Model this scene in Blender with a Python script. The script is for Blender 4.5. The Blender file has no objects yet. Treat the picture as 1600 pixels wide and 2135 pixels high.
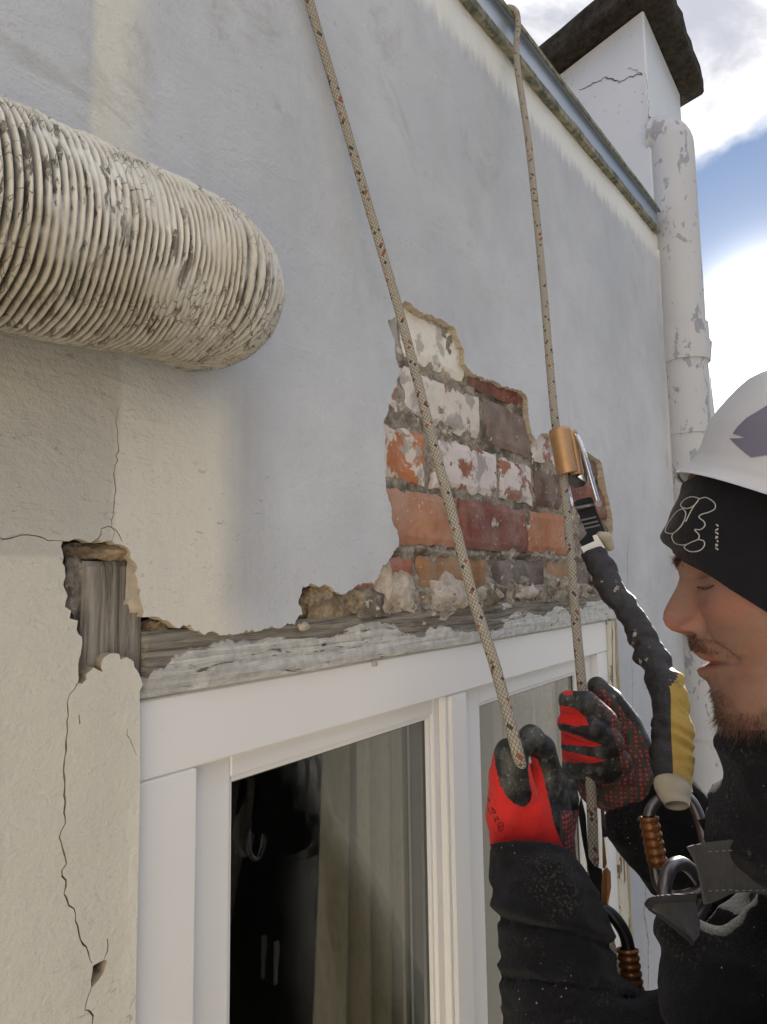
import bpy, math, random
import numpy as np
from mathutils import Vector, Matrix
from mathutils.geometry import delaunay_2d_cdt
from mathutils.bvhtree import BVHTree
random.seed(7); rng = np.random.default_rng(7)
SC = bpy.context.scene; COL = SC.collection
R_ = math.radians
# ------------------------------------------------------------------ camera
# world: +X runs along the house wall (wall face y=0), +Z up, camera height z=0
FOC = 1378.0
CAMR = np.array([[0.60376254, -0.07230172, -0.79387861], [-0.79703715, -0.07253255, -0.59955885], [-0.01423291, 0.99474192, -0.10141959]])
CAMP = np.array([0., -.5, 0.])
cam = bpy.data.cameras.new('camera'); camo = bpy.data.objects.new('camera', cam); COL.objects.link(camo)
cam.sensor_fit = 'HORIZONTAL'; cam.sensor_width = 36.0; cam.lens = FOC / 1600 * 36.0; cam.clip_start = .02; cam.clip_end = 3000
_m = Matrix.Identity(4)
for i in range(3):
    for j in range(3): _m[i][j] = CAMR[i, j]
    _m[i][3] = CAMP[i]
camo.matrix_world = _m; SC.camera = camo
def ray(px, py): return CAMR @ np.array([(px - 800) / FOC, -(py - 1067.5) / FOC, -1.])
def P(px, py, z): return CAMP + ray(px, py) * z            # a point z metres in front of the lens
def W(px, py, y=0.):                                        # a point on the plane at depth y of the wall
    d = ray(px, py); return CAMP + d * ((y + .5) / d[1])
def WX(px, py, y=0.): q = W(px, py, y); return (q[0], q[2])
def proj(v):                                                # world points -> photo measure, for laying out colour areas
    c = (np.asarray(v) - CAMP) @ CAMR; return np.stack([800 - FOC * c[:, 0] / c[:, 2], 1067.5 + FOC * c[:, 1] / c[:, 2]], 1)
# ------------------------------------------------------------------ light
SUNV = CAMR @ np.array([(1625 - 800) / FOC, -(720 - 1067.5) / FOC, -1.]); SUNV /= np.linalg.norm(SUNV)
SUN_EL = math.asin(SUNV[2]); SUN_AZ = math.atan2(SUNV[0], SUNV[1])
sl = bpy.data.lights.new('sun', 'SUN'); sl.energy = 4.6; sl.angle = R_(.55); sl.color = (1, .93, .82)
so = bpy.data.objects.new('sun', sl); COL.objects.link(so); so.rotation_euler = Vector(SUNV).to_track_quat('Z', 'Y').to_euler(); so.location = (3, 0, 4)
SC.view_settings.view_transform = 'Standard'; SC.view_settings.look = 'None'; SC.view_settings.gamma = 1; SC.view_settings.use_curve_mapping = False
SC.view_settings.exposure = 1.08
wd = bpy.data.worlds.new('World'); SC.world = wd; wd.use_nodes = True
# ------------------------------------------------------------------ node helper
class NT:
    def __init__(s, nt): s.nt = nt; nt.nodes.clear()
    def put(s, inp, v):
        if isinstance(v, bpy.types.NodeSocket): s.nt.links.new(v, inp)
        else:
            if isinstance(v, (tuple, list)) and len(v) == 3 and len(getattr(inp, 'default_value', [0]*3)) == 4: v = (*v, 1)
            if not isinstance(v, (tuple, list)) and inp.type in ('RGBA', 'VECTOR'): v = (v,) * 3 + ((1.,) if inp.type == 'RGBA' else ())
            inp.default_value = v
    def nd(s, t, ins=None, **kw):
        n = s.nt.nodes.new(t)
        for k, v in kw.items(): setattr(n, k, v)
        for k, v in (ins or {}).items(): s.put(n.inputs[k], v)
        return n
    def co(s, kind='Object', scale=(1, 1, 1), loc=(0, 0, 0), rot=(0, 0, 0)):
        t = s.nd('ShaderNodeTexCoord').outputs[kind]
        return s.nd('ShaderNodeMapping', {'Vector': t, 'Scale': scale, 'Location': loc, 'Rotation': rot}).outputs[0]
    def noise(s, scale, detail=4, rough=.55, vec=None, dist=0.):
        d = {'Scale': scale, 'Detail': detail, 'Roughness': rough, 'Distortion': dist}
        d['Vector'] = vec if vec is not None else s.co()
        return s.nd('ShaderNodeTexNoise', d).outputs['Fac']
    def voro(s, scale, vec=None, feature='F1', rnd=1.):
        return s.nd('ShaderNodeTexVoronoi', {'Scale': scale, 'Vector': vec if vec is not None else s.co(), 'Randomness': rnd}, feature=feature).outputs['Distance']
    def ramp(s, f, stops, interp='LINEAR'):
        n = s.nd('ShaderNodeValToRGB', {'Fac': f}); n.color_ramp.interpolation = interp; e = n.color_ramp.elements
        while len(e) < len(stops): e.new(.5)
        for i, (p, c) in enumerate(stops):
            e[i].position = p; e[i].color = (c, c, c, 1) if not isinstance(c, (tuple, list)) else (*c, 1)
        return n.outputs[0]
    def step(s, f, a, b): return s.nd('ShaderNodeMapRange', {0: f, 1: a, 2: b}, interpolation_type='SMOOTHSTEP').outputs[0]
    def mix(s, f, a, b, blend='MIX'):
        n = s.nd('ShaderNodeMix', data_type='RGBA', blend_type=blend)
        s.put(n.inputs[0], f); s.put(n.inputs[6], a); s.put(n.inputs[7], b); return n.outputs[2]
    def m(s, op, a, b=0.): return s.nd('ShaderNodeMath', {0: a, 1: b}, operation=op).outputs[0]
    def xyz(s, vec=None): return s.nd('ShaderNodeSeparateXYZ', {0: vec if vec is not None else s.co()}).outputs
    def bump(s, h, st=.3, dist=.002, prev=None):
        d = {'Height': h, 'Strength': st, 'Distance': dist}
        if prev is not None: d['Normal'] = prev
        return s.nd('ShaderNodeBump', d).outputs[0]
    def attr(s, name): return s.nd('ShaderNodeAttribute', attribute_name=name).outputs['Fac']
# ------------------------------------------------------------------ sky
w = NT(wd.node_tree)
sky = w.nd('ShaderNodeTexSky', sky_type='NISHITA', sun_disc=False, sun_elevation=SUN_EL, sun_rotation=SUN_AZ, altitude=50, air_density=1., dust_density=.15, ozone_density=3.)
gen = w.nd('ShaderNodeTexCoord').outputs['Generated']
sx = w.xyz(gen)
den = w.m('ADD', w.m('MAXIMUM', sx[2], 0.), .16)
cx = w.m('DIVIDE', sx[0], den); cy = w.m('DIVIDE', sx[1], den)
cv = w.nd('ShaderNodeCombineXYZ', {0: cx, 1: cy, 2: 0.}).outputs[0]
cvm = w.nd('ShaderNodeMapping', {'Vector': cv, 'Location': (1.35, .4, 0), 'Rotation': (0, 0, .5), 'Scale': (1, 1.25, 1)}).outputs[0]
cn = w.noise(1.15, 8, .58, cvm, .35)
cm = w.step(w.m('ADD', cn, w.m('MULTIPLY', w.m('SUBTRACT', w.m('MULTIPLY', w.step(sx[2], .40, .60), 1.), .62), .30)), .43, .56)
cd = w.noise(2.6, 6, .6, cvm, .6)
dotn = w.nd('ShaderNodeVectorMath', {0: gen, 1: tuple(SUNV)}, operation='DOT_PRODUCT').outputs['Value']
dotn = w.m('MAXIMUM', dotn, 0.)
g1 = w.m('MULTIPLY', w.m('POWER', dotn, 420.), 60.)
g2 = w.m('MULTIPLY', w.m('POWER', dotn, 60.), .6)
glow = w.m('ADD', g1, g2)
ccol = w.mix(w.step(cd, .35, .65), (3.3, 3.3, 3.6), (7.6, 7.4, 7.2))
skl = w.nd('ShaderNodeVectorMath', {0: w.nd('ShaderNodeVectorMath', {0: sky.outputs[0], 'Scale': .09}, operation='SCALE').outputs[0], 1: (1, 1, 1)}, operation='ADD').outputs[0]
skd = w.nd('ShaderNodeVectorMath', {0: sky.outputs[0], 1: skl}, operation='DIVIDE').outputs[0]
skb = w.mix(1., skd, (.72, .74, .84), 'MULTIPLY')
skc = w.mix(w.m('MULTIPLY', cm, .88), skb, ccol)
gcol = w.nd('ShaderNodeVectorMath', {0: (1., .95, .88), 'Scale': glow}, operation='SCALE').outputs[0]
tot = w.nd('ShaderNodeVectorMath', {0: skc, 1: gcol}, operation='ADD').outputs[0]
bg = w.nd('ShaderNodeBackground', {'Color': tot, 'Strength': .10})
wo = w.nd('ShaderNodeOutputWorld', {'Surface': bg.outputs[0]})
# ------------------------------------------------------------------ materials
def material(name, rough=.7, metal=0., spec=.5, **kw):
    m = bpy.data.materials.new(name); m.use_nodes = True; s = NT(m.node_tree)
    b = s.nd('ShaderNodeBsdfPrincipled', {'Roughness': rough, 'Metallic': metal, 'Specular IOR Level': spec}); s.b = b
    for k, v in kw.items(): s.put(b.inputs[k.replace('_', ' ')], v)
    s.nd('ShaderNodeOutputMaterial', {'Surface': b.outputs[0]}); s.mat = m; s.name = name
    return s
def fin(s, col=None, nrm=None, rough=None):
    if col is not None: s.put(s.b.inputs['Base Color'], col)
    if nrm is not None: s.put(s.b.inputs['Normal'], nrm)
    if rough is not None: s.put(s.b.inputs['Roughness'], rough)
    return s.mat
def simple(name, col, rough=.6, metal=0., var=.15, scale=60., bump=.15, bd=.001, spec=.5, **kw):
    s = material(name, rough, metal, spec, **kw)
    n = s.noise(scale, 5, .6)
    d = tuple(c * (1 - var) for c in col); l = tuple(min(1, c * (1 + var)) for c in col)
    return fin(s, s.mix(n, d, l), s.bump(n, bump, bd))
MAT = {}
# house plaster: old painted render, warmer where the duct kept the rain off, pale band under the coping
s = material('plaster', .78, spec=.35)
x, y, z = s.xyz()
n1 = s.noise(1.6, 5, .6); n2 = s.noise(9, 5, .65); n3 = s.noise(260, 3, .7)
base = s.mix(s.step(n1, .3, .7), (.435, .455, .495), (.575, .595, .63))
base = s.mix(s.m('MULTIPLY', s.step(n2, .45, .75), .35), base, (.40, .40, .41))
jx = s.m('ADD', x, s.m('MULTIPLY', s.m('SUBTRACT', n2, .5), .03))
under = s.m('MULTIPLY', s.m('SUBTRACT', 1., s.step(jx, .40, .455)), s.m('SUBTRACT', 1., s.step(z, .12, .22)))
under2 = s.m('MULTIPLY', s.m('SUBTRACT', 1., s.step(jx, .295, .33)), s.m('SUBTRACT', 1., s.step(z, .02, .025)))
base = s.mix(s.m('MULTIPLY', under, .9), base, (.68, .65, .57))
base = s.mix(s.m('MULTIPLY', under2, .7), base, (.58, .56, .49))
gA = s.m('MULTIPLY', s.m('SUBTRACT', 1., s.step(jx, .292, .300)), s.m('MULTIPLY', s.step(z, .018, .024), s.m('SUBTRACT', 1., s.step(z, .25, .30))))
base = s.mix(s.m('MULTIPLY', gA, s.m('ADD', .30, s.m('MULTIPLY', n2, .5))), base, (.38, .37, .34))
# pale streak above the duct, grey runs below its end
st = s.noise(1., 4, .6, s.co(scale=(26, 1, 1.2)))
patch = s.m('MULTIPLY', s.m('MULTIPLY', s.step(jx, .262, .272), s.m('SUBTRACT', 1., s.step(jx, .285, .33))), s.step(z, .27, .33))
base = s.mix(s.m('MULTIPLY', patch, .75), base, (.70, .68, .60))
run = s.m('MULTIPLY', s.m('MULTIPLY', s.step(jx, .395, .42), s.m('SUBTRACT', 1., s.step(jx, .44, .50))), s.m('MULTIPLY', s.step(z, -.06, 0.), s.m('SUBTRACT', 1., s.step(z, .16, .25))))
base = s.mix(s.m('MULTIPLY', run, s.m('MULTIPLY', st, .9)), base, (.36, .36, .38))
base = s.mix(s.m('MULTIPLY', s.step(st, .58, .8), .22), base, (.38, .38, .39))
# pale band under the coping with a ragged brushed edge
tz = s.m('SUBTRACT', s.m('ADD', s.m('MULTIPLY', x, .086), .888), z)
brush = s.noise(1., 5, .7, s.co(scale=(38, 1, 7)))
tz = s.m('ADD', tz, s.m('MULTIPLY', s.m('SUBTRACT', brush, .5), .10))
band = s.m('SUBTRACT', 1., s.step(tz, .055, .10))
base = s.mix(s.m('MULTIPLY', band, .8), base, (.78, .78, .75))
band2 = s.m('SUBTRACT', 1., s.step(tz, -.03, .02))
base = s.mix(s.m('MULTIPLY', band2, .65), base, (.50, .44, .30))
gm = s.m('MULTIPLY', s.step(s.noise(6, 7, .72, s.co(loc=(3, 3, 9)), 1.), .54, .66), s.step(s.noise(2.2, 3, .5, s.co(loc=(7, 3, 1))), .45, .62))
base = s.mix(s.m('MULTIPLY', gm, .42), base, (.33, .32, .30))
# fine soot scratches
sc = s.noise(1., 6, .75, s.co(scale=(30, 30, 75), rot=(0, .6, 0)), 2.5)
sm_ = s.step(s.noise(3.4, 3, .5, s.co(loc=(4, 2, 1))), .50, .62)
base = s.mix(s.m('MULTIPLY', s.m('MULTIPLY', s.step(sc, .60, .66), sm_), .6), base, (.22, .21, .20))
h = s.bump(n3, .6, .0014)
h = s.bump(s.noise(55, 6, .65), .7, .0030, h)
h = s.bump(s.noise(1., 5, .65, s.co(scale=(12, 12, 45), rot=(0, -.25, 0)), 1.2), .45, .004, h)
MAT['plaster'] = fin(s, base, h)
# broken plaster edge
s = material('broken_plaster', .95, spec=.2); n = s.noise(90, 6, .7); n2 = s.noise(25, 4, .6)
MAT['edge'] = fin(s, s.mix(n2, s.mix(n, (.28, .22, .14), (.52, .44, .32)), s.mix(n, (.45, .41, .34), (.66, .62, .54))), s.bump(n, .8, .003))
# mortar
s = material('mortar', .95, spec=.15); n = s.noise(120, 6, .75); n2 = s.noise(17, 5, .65)
c = s.mix(s.step(n, .3, .7), (.20, .17, .14), (.48, .43, .36)); c = s.mix(s.step(n2, .45, .62), c, s.mix(n, (.07, .06, .05), (.22, .19, .15)))
c = s.mix(s.step(s.noise(46, 4, .6), .6, .68), c, (.58, .55, .49))
MAT['mortar'] = fin(s, c, s.bump(n, 1., .004))
s = material('rubble', .95, spec=.15); n = s.noise(70, 6, .75); n2 = s.noise(30, 5, .65)
MAT['rubble'] = fin(s, s.mix(s.step(n2, .35, .65), s.mix(n, (.28, .23, .17), (.50, .43, .33)), s.mix(n, (.46, .40, .36), (.66, .60, .56))), s.bump(n, 1., .004))
s = material('sandstone_rubble', .95, spec=.15); n = s.noise(60, 6, .75)
MAT['sand'] = fin(s, s.mix(s.step(n, .3, .7), (.13, .10, .07), (.42, .33, .22)), s.bump(n, 1., .004))
def brickmat(name, c0, c1, white, wc=(.62, .575, .53), seed=0.):
    s = material(name, .92, spec=.2)
    n = s.noise(55, 6, .7, s.co(loc=(seed, 0, 0))); n2 = s.noise(14, 4, .6, s.co(loc=(seed, 1, 0)))
    c = s.mix(s.step(s.mix(.5, n, n2), .35, .65), c0, c1)
    c = s.mix(s.step(s.noise(150, 3, .6), .66, .72), c, (.62, .55, .48))
    grey = s.step(s.noise(28, 5, .6, s.co(loc=(seed + 3, 0, 0))), .52, .6)
    wn = s.noise(19, 7, .62, s.co(loc=(seed, 5, seed)), .4)
    f = s.m('MULTIPLY', s.step(wn, 1 - white - .01, 1 - white + .035), s.m('ADD', .78, s.m('MULTIPLY', n, .4)))
    wcol = s.mix(grey, s.mix(n, wc, tuple(v * 1.14 for v in wc)), tuple(v * .62 for v in wc))
    c = s.mix(f, c, wcol)
    du_ = s.noise(9, 6, .7, s.co(loc=(8, seed, 0)))
    c = s.mix(s.m('MULTIPLY', s.step(du_, .35, .75), .42), c, (.50, .455, .41))
    b = s.bump(n, .8, .003); b = s.bump(f, .6, .0015, b)
    return fin(s, c, b)
MAT['b_orange'] = brickmat('orange_brick', (.34, .145, .080), (.47, .225, .13), .34, seed=1.7)
MAT['b_red'] = brickmat('dark_red_brick', (.13, .042, .032), (.25, .075, .052), .34, seed=2.1)
MAT['b_white'] = brickmat('whitewashed_brick', (.27, .09, .055), (.40, .15, .085), .60, seed=5.2)
MAT['b_pale'] = brickmat('pale_washed_brick', (.25, .10, .07), (.34, .15, .10), .57, (.64, .58, .56), seed=9.4)
MAT['b_dark'] = brickmat('brown_brick', (.09, .055, .045), (.16, .09, .07), .36, (.72, .72, .78), seed=4.4)
MAT['b_ochre'] = brickmat('ochre_brick', (.22, .115, .05), (.36, .18, .075), .33, seed=7.7)
MAT['b_grey'] = brickmat('grey_brick', (.07, .055, .05), (.14, .105, .09), .35, seed=8.8)
# weathered wood, grain along X (lintel) or Z (post), paint left in sheets
def wood(name, sc, paint):
    s = material(name, .88, spec=.2)
    g = s.noise(1., 7, .72, s.co(scale=sc), .8); g2 = s.noise(1., 3, .6, s.co(scale=tuple(v * .35 for v in sc)), .3)
    c = s.mix(s.step(g, .30, .72), (.055, .048, .04), (.52, .49, .43)); c = s.mix(s.m('MULTIPLY', g2, .6), c, (.17, .135, .095))
    c = s.mix(s.step(g, .36, .33), c, (.02, .017, .014))
    nrm = s.bump(g, 1., .006)
    if paint:
        x, y, z = s.xyz()
        pn = s.noise(6., 5, .5, s.co(scale=(1, 1, 2.6), loc=(3.1, 0, 0)), .5)
        lim = s.m('ADD', s.m('ADD', s.m('MULTIPLY', s.m('ADD', z, .0745), 6.5), .035), s.m('MULTIPLY', s.m('SUBTRACT', .42, x), .10))
        v = s.m('SUBTRACT', pn, lim); f = s.step(v, .46, .475)
        pc = s.mix(s.step(s.noise(60, 5, .7), .3, .7), (.50, .495, .48), (.72, .715, .69))
        pc = s.mix(s.m('MULTIPLY', s.step(g, .40, .30), .8), pc, (.15, .14, .13))
        f = s.m('MULTIPLY', f, s.step(s.noise(1., 6, .7, s.co(scale=(22, 20, 110), loc=(1, 4, 2)), .6), .37, .40)); c = s.mix(f, c, pc); nrm = s.bump(f, .8, .002, nrm)
    return fin(s, c, nrm)
MAT['wood_post'] = wood('weathered_post_wood', (95, 60, 6), False)
MAT['wood_lintel'] = wood('weathered_lintel_wood', (8, 60, 150), True)
s = material('peeling_casing_paint', .8, spec=.3)
g = s.noise(1., 6, .7, s.co(scale=(160, 40, 8)), .6); pn = s.noise(1., 6, .65, s.co(scale=(40, 10, 9)), .5)
f = s.step(pn, .53, .55)
MAT['casing'] = fin(s, s.mix(f, s.mix(s.noise(30, 4, .6), (.55, .52, .42), (.70, .68, .58)), s.mix(g, (.10, .07, .045), (.30, .23, .16))), s.bump(f, -.7, .002))
s = material('white_upvc', .34, spec=.5); n = s.noise(5, 4, .6); d = s.step(s.noise(34, 6, .7), .66, .74)
c = s.mix(n, (.74, .745, .76), (.80, .80, .80)); c = s.mix(s.m('MULTIPLY', d, .35), c, (.52, .47, .36))
MAT['upvc'] = fin(s, c, s.bump(s.noise(300, 2, .5), .05, .0005))
MAT['gasket'] = simple('grey_gasket', (.07, .08, .08), .6)
m = bpy.data.materials.new('window_glass'); m.use_nodes = True; s = NT(m.node_tree)
fr = s.nd('ShaderNodeFresnel', {'IOR': 1.5}).outputs[0]; fr = s.m('MULTIPLY', s.m('MULTIPLY', fr, 1.9), s.m('SUBTRACT', 1., s.nd('ShaderNodeNewGeometry').outputs['Backfacing']))
mx = s.nd('ShaderNodeMixShader', {0: fr, 1: s.nd('ShaderNodeBsdfTransparent', {'Color': (.955, .965, .955)}).outputs[0], 2: s.nd('ShaderNodeBsdfGlossy', {'Color': (1, 1, 1), 'Roughness': .015}).outputs[0]})
s.nd('ShaderNodeOutputMaterial', {'Surface': mx.outputs[0]}); MAT['glass'] = m
s = material('curtain', .9, spec=.1); MAT['curtain'] = fin(s, s.mix(s.noise(220, 2, .5, s.co(scale=(1, 1, .3))), (.19, .165, .13), (.28, .245, .19)))
MAT['room'] = simple('room_paint', (.09, .09, .085), .9)
MAT['strips'] = simple('pane_strip', (.22, .215, .19), .6)
# duct
s = material('peeling_duct_paint', .62, spec=.4)
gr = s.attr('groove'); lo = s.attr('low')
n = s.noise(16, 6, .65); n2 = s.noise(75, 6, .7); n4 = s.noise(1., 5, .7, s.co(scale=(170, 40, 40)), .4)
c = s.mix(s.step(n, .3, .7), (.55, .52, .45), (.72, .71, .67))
dirt_shade = s.m('ADD', s.m('MULTIPLY', gr, 1.15), s.m('MULTIPLY', lo, .55))  # grime in grooves and low down, with the underside's shade in the colour
dirt_shade = s.m('MULTIPLY', dirt_shade, s.m('ADD', .15, s.m('MULTIPLY', n2, 1.6)))
c = s.mix(s.nd('ShaderNodeClamp', {0: dirt_shade}).outputs[0], c, (.13, .11, .075))
fl = s.m('MULTIPLY', s.step(n4, .55, .62), s.step(n, .40, .58))
c = s.mix(s.m('MULTIPLY', fl, .85), c, (.12, .10, .075))
wv_ = s.nd('ShaderNodeVectorMath', {0: s.co(scale=(2.6, 1, 1)), 1: s.nd('ShaderNodeTexNoise', {'Scale': 60., 'Detail': 4.}).outputs['Color']}, operation='ADD')
wv2 = s.nd('ShaderNodeMix', {0: .03}, data_type='VECTOR'); s.put(wv2.inputs[4], s.co(scale=(2.6, 1, 1))); s.put(wv2.inputs[5], s.nd('ShaderNodeTexNoise', {'Scale': 45., 'Detail': 5., 'Vector': s.co()}).outputs['Color'])
cr = s.m('MULTIPLY', s.step(s.voro(70, wv2.outputs[1], 'DISTANCE_TO_EDGE'), .035, .008), s.step(s.noise(17, 4, .6, s.co(loc=(2, 2, 2))), .45, .56))
c = s.mix(s.m('MULTIPLY', cr, .8), c, (.10, .085, .06))
nb = s.bump(n2, .6, .002); nb = s.bump(s.m('SUBTRACT', 1., fl), .8, .0018, nb); nb = s.bump(s.m('SUBTRACT', 1., cr), .6, .0014, nb)
MAT['duct'] = fin(s, c, nb)
# rope: braided sheath from UV (u round, v along, in strand units)
s = material('braided_rope', .85, spec=.2); uv = s.nd('ShaderNodeTexCoord').outputs['UV']; ux, uy, _ = s.xyz(uv)
a = s.m('FRACT', s.m('ADD', s.m('MULTIPLY', ux, 8.), uy)); b = s.m('FRACT', s.m('SUBTRACT', s.m('MULTIPLY', ux, 8.), uy))
pa = s.m('ABSOLUTE', s.m('SUBTRACT', a, .5)); pb = s.m('ABSOLUTE', s.m('SUBTRACT', b, .5))
hh = s.m('SUBTRACT', 1., s.m('MULTIPLY', s.m('MAXIMUM', pa, pb), 2.))
cell = s.nd('ShaderNodeCombineXYZ', {0: s.m('FLOOR', s.m('ADD', s.m('MULTIPLY', ux, 8.), uy)), 1: s.m('FLOOR', s.m('SUBTRACT', s.m('MULTIPLY', ux, 8.), uy)), 2: 0.}).outputs[0]
wn = s.nd('ShaderNodeTexWhiteNoise', {'Vector': cell}, noise_dimensions='3D').outputs['Value']
c = s.mix(s.noise(200, 3, .6), (.35, .315, .255), (.54, .505, .43))
c = s.mix(s.step(wn, .92, .925), c, (.075, .08, .085)); c = s.mix(s.step(wn, .965, .97), c, (.36, .12, .07))
c = s.mix(s.step(hh, .22, .05), c, (.11, .09, .065))
MAT['rope'] = fin(s, c, s.bump(hh, .9, .0016))
s = material('zinc_coping', .42, .55, .5); MAT['coping'] = fin(s, s.mix(s.noise(3, 4, .6), (.27, .32, .38), (.40, .45, .52)), s.bump(s.noise(14, 3, .5), .1, .004))
s = material('mossy_drip_edge', .9, spec=.2); n = s.noise(40, 5, .7); MAT['drip'] = fin(s, s.mix(s.step(n, .35, .65), (.09, .10, .085), (.30, .28, .20)), s.bump(n, .6, .003))
s = material('chimney_render', .82, spec=.3); n = s.noise(3.5, 5, .6); pit = s.step(s.voro(42), .16, .10)
pm = s.m('MULTIPLY', pit, s.step(s.noise(5, 3, .5), .45, .6))
MAT['chim'] = fin(s, s.mix(s.m('MULTIPLY', pm, .4), s.mix(n, (.58, .62, .68), (.70, .73, .78)), (.34, .36, .40)), s.bump(s.noise(110, 4, .7), .35, .002, s.bump(s.m('SUBTRACT', 1., pm), .8, .004)))
s = material('mossy_concrete', .95, spec=.15); n = s.noise(38, 6, .75); MAT['cap'] = fin(s, s.mix(s.step(n, .3, .7), (.020, .018, .016), (.066, .057, .046)), s.bump(n, 1., .010))
s = material('flaking_pipe_paint', .6, spec=.4); f = s.step(s.noise(1., 6, .62, s.co(scale=(24, 24, 13)), .3), .60, .61); f2 = s.step(s.noise(1., 6, .62, s.co(scale=(30, 30, 16)), .3), .62, .63)
ff = s.m('MAXIMUM', f, f2)
MAT['pipe'] = fin(s, s.mix(ff, s.mix(s.noise(4, 4, .6), (.45, .455, .48), (.54, .545, .56)), s.mix(s.noise(60, 4, .6), (.24, .25, .29), (.36, .37, .41))), s.bump(ff, -.8, .002))
MAT['crack'] = simple('crack_shadow_gap', (.03, .027, .024), 1., var=.3)
MAT['chimcrack'] = simple('rusty_crack', (.11, .065, .06), 1., var=.4)
# person
s = material('skin', .48, spec=.45); n = s.noise(140, 5, .6); bd = s.attr('stubble'); rd = s.attr('ruddy')
c = s.mix(n, (.205, .115, .085), (.305, .18, .138)); c = s.mix(s.step(s.noise(38, 5, .65), .42, .68), c, (.29, .135, .10)); c = s.mix(s.m('MULTIPLY', s.step(s.noise(330, 2, .5), .68, .74), .5), c, (.16, .08, .05)); c = s.mix(rd, c, (.33, .12, .09)); c = s.mix(s.m('MULTIPLY', bd, s.m('ADD', .35, s.m('MULTIPLY', s.noise(420, 2, .5), .7))), c, (.085, .04, .025))
s.put(s.b.inputs['Subsurface Weight'], .25); s.put(s.b.inputs['Subsurface Radius'], (.012, .004, .002)); s.put(s.b.inputs['Subsurface Scale'], 1.)
MAT['skin'] = fin(s, c, s.bump(s.noise(900, 3, .7), .5, .0006, s.bump(s.noise(260, 4, .7), .3, .001)))
MAT['lip'] = simple('lip', (.36, .12, .10), .4)
MAT['hair'] = simple('brown_hair', (.07, .03, .018), .5, var=.5, scale=200)
MAT['eye'] = simple('shaded_eye', (.10, .075, .065), .2, bump=0)  # eyeball darkened: shade under the brow is in the colour
s = material('black_fleece', .95, spec=.08, Sheen_Weight=.10, Sheen_Roughness=.6); s.put(s.b.inputs['Sheen Tint'], (.8, .82, .9, 1)); n = s.noise(330, 4, .8); du = s.noise(1., 5, .7, s.co(scale=(420, 420, 420)))
sp = s.m('MULTIPLY', s.step(s.voro(135, s.co(scale=(1, 1, 1))), .11, .06), s.step(s.noise(22, 4, .6), .52, .64))
lt = s.m('MULTIPLY', s.step(du, .52, .64), s.step(s.noise(17, 4, .6, s.co(loc=(2, 1, 1))), .50, .66))
c = s.mix(n, (.0022, .0022, .003), (.0075, .0075, .0095)); c = s.mix(s.m('MULTIPLY', lt, .36), c, (.15, .135, .11)); c = s.mix(sp, c, (.34, .32, .28))
MAT['fleece'] = fin(s, c, s.bump(n, .9, .002, s.bump(s.noise(60, 4, .6), .5, .003)))
s = material('trouser_cloth', .9); MAT['bagcloth'] = simple('dark_bag_cloth', (.016, .013, .012), .8, var=.6, scale=12)
MAT['trouser'] = fin(s, (.03, .032, .036), s.bump(s.noise(300, 3, .6), .4, .001))
s = material('red_knit', .85, spec=.2, Sheen_Weight=.12); kn = s.noise(1., 2, .5, s.co(scale=(420, 420, 700)))
MAT['red'] = fin(s, s.mix(s.noise(40, 4, .6), (.50, .018, .018), (.66, .032, .028)), s.bump(kn, .45, .0008))
s = material('black_nitrile', .40, spec=.5); n = s.noise(45, 6, .7); n3 = s.noise(220, 4, .7)
c = s.mix(s.step(n, .42, .68), (.010, .011, .014), (.062, .066, .062)); c = s.mix(s.m('MULTIPLY', s.step(n3, .56, .70), s.step(n, .42, .6)), c, (.26, .26, .24))
MAT['nitrile'] = fin(s, c, s.bump(n3, .4, .0012, s.bump(n, .6, .004)), s.mix(n, .28, .62))
s = material('dotted_palm', .62, spec=.4); v = s.voro(205, s.co(), 'F1', .22); n = s.noise(45, 5, .7)
f = s.step(v, .40, .33); c = s.mix(n, (.022, .016, .018), (.10, .085, .08)); c = s.mix(s.m('MULTIPLY', f, s.step(n, .22, .45)), c, (.42, .055, .05))
MAT['dots'] = fin(s, c, s.bump(f, .7, .0014, s.bump(n, .5, .003)))
s = material('grey_webbing', .75, spec=.25, Sheen_Weight=.2); wv = s.nd('ShaderNodeTexWave', {'Vector': s.co(), 'Scale': 620., 'Distortion': .3}, wave_type='BANDS', bands_direction='DIAGONAL').outputs['Fac']
MAT['web'] = fin(s, s.mix(s.noise(500, 2, .6, s.co(scale=(1, 1, .25))), (.018, .0185, .022), (.048, .05, .057)), s.bump(s.noise(500, 2, .6, s.co(scale=(1, 1, .25))), .6, .001))
s = material('black_webbing', .75, spec=.25); wv = s.nd('ShaderNodeTexWave', {'Vector': s.co(), 'Scale': 600., 'Distortion': .3}, wave_type='BANDS', bands_direction='Z').outputs['Fac']
MAT['bweb'] = fin(s, s.mix(wv, (.016, .016, .018), (.04, .04, .045)), s.bump(wv, .6, .001))
MAT['gweb'] = simple('grey_stripe_thread', (.13, .135, .13), .8)
MAT['steel'] = simple('worn_steel', (.58, .58, .60), .24, 1., .2, 160, .1)
MAT['dsteel'] = simple('dark_alloy', (.16, .15, .16), .34, .85, .3, 120, .15)
MAT['gold'] = simple('gold_anodised', (.50, .30, .15), .42, .75, .2, 90, .1)
MAT['amber'] = simple('amber_sleeve', (.20, .078, .024), .30, .35, .35, 70, .2)
MAT['blackalloy'] = simple('black_alloy', (.02, .021, .025), .32, .4, .3, 90, .1)
s = material('paint_spattered_tube', .55, spec=.4); n = s.noise(38, 5, .7); spk = s.m('MULTIPLY', s.step(s.noise(85, 4, .6), .64, .68), s.step(s.noise(16, 3, .5), .5, .6))
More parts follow.
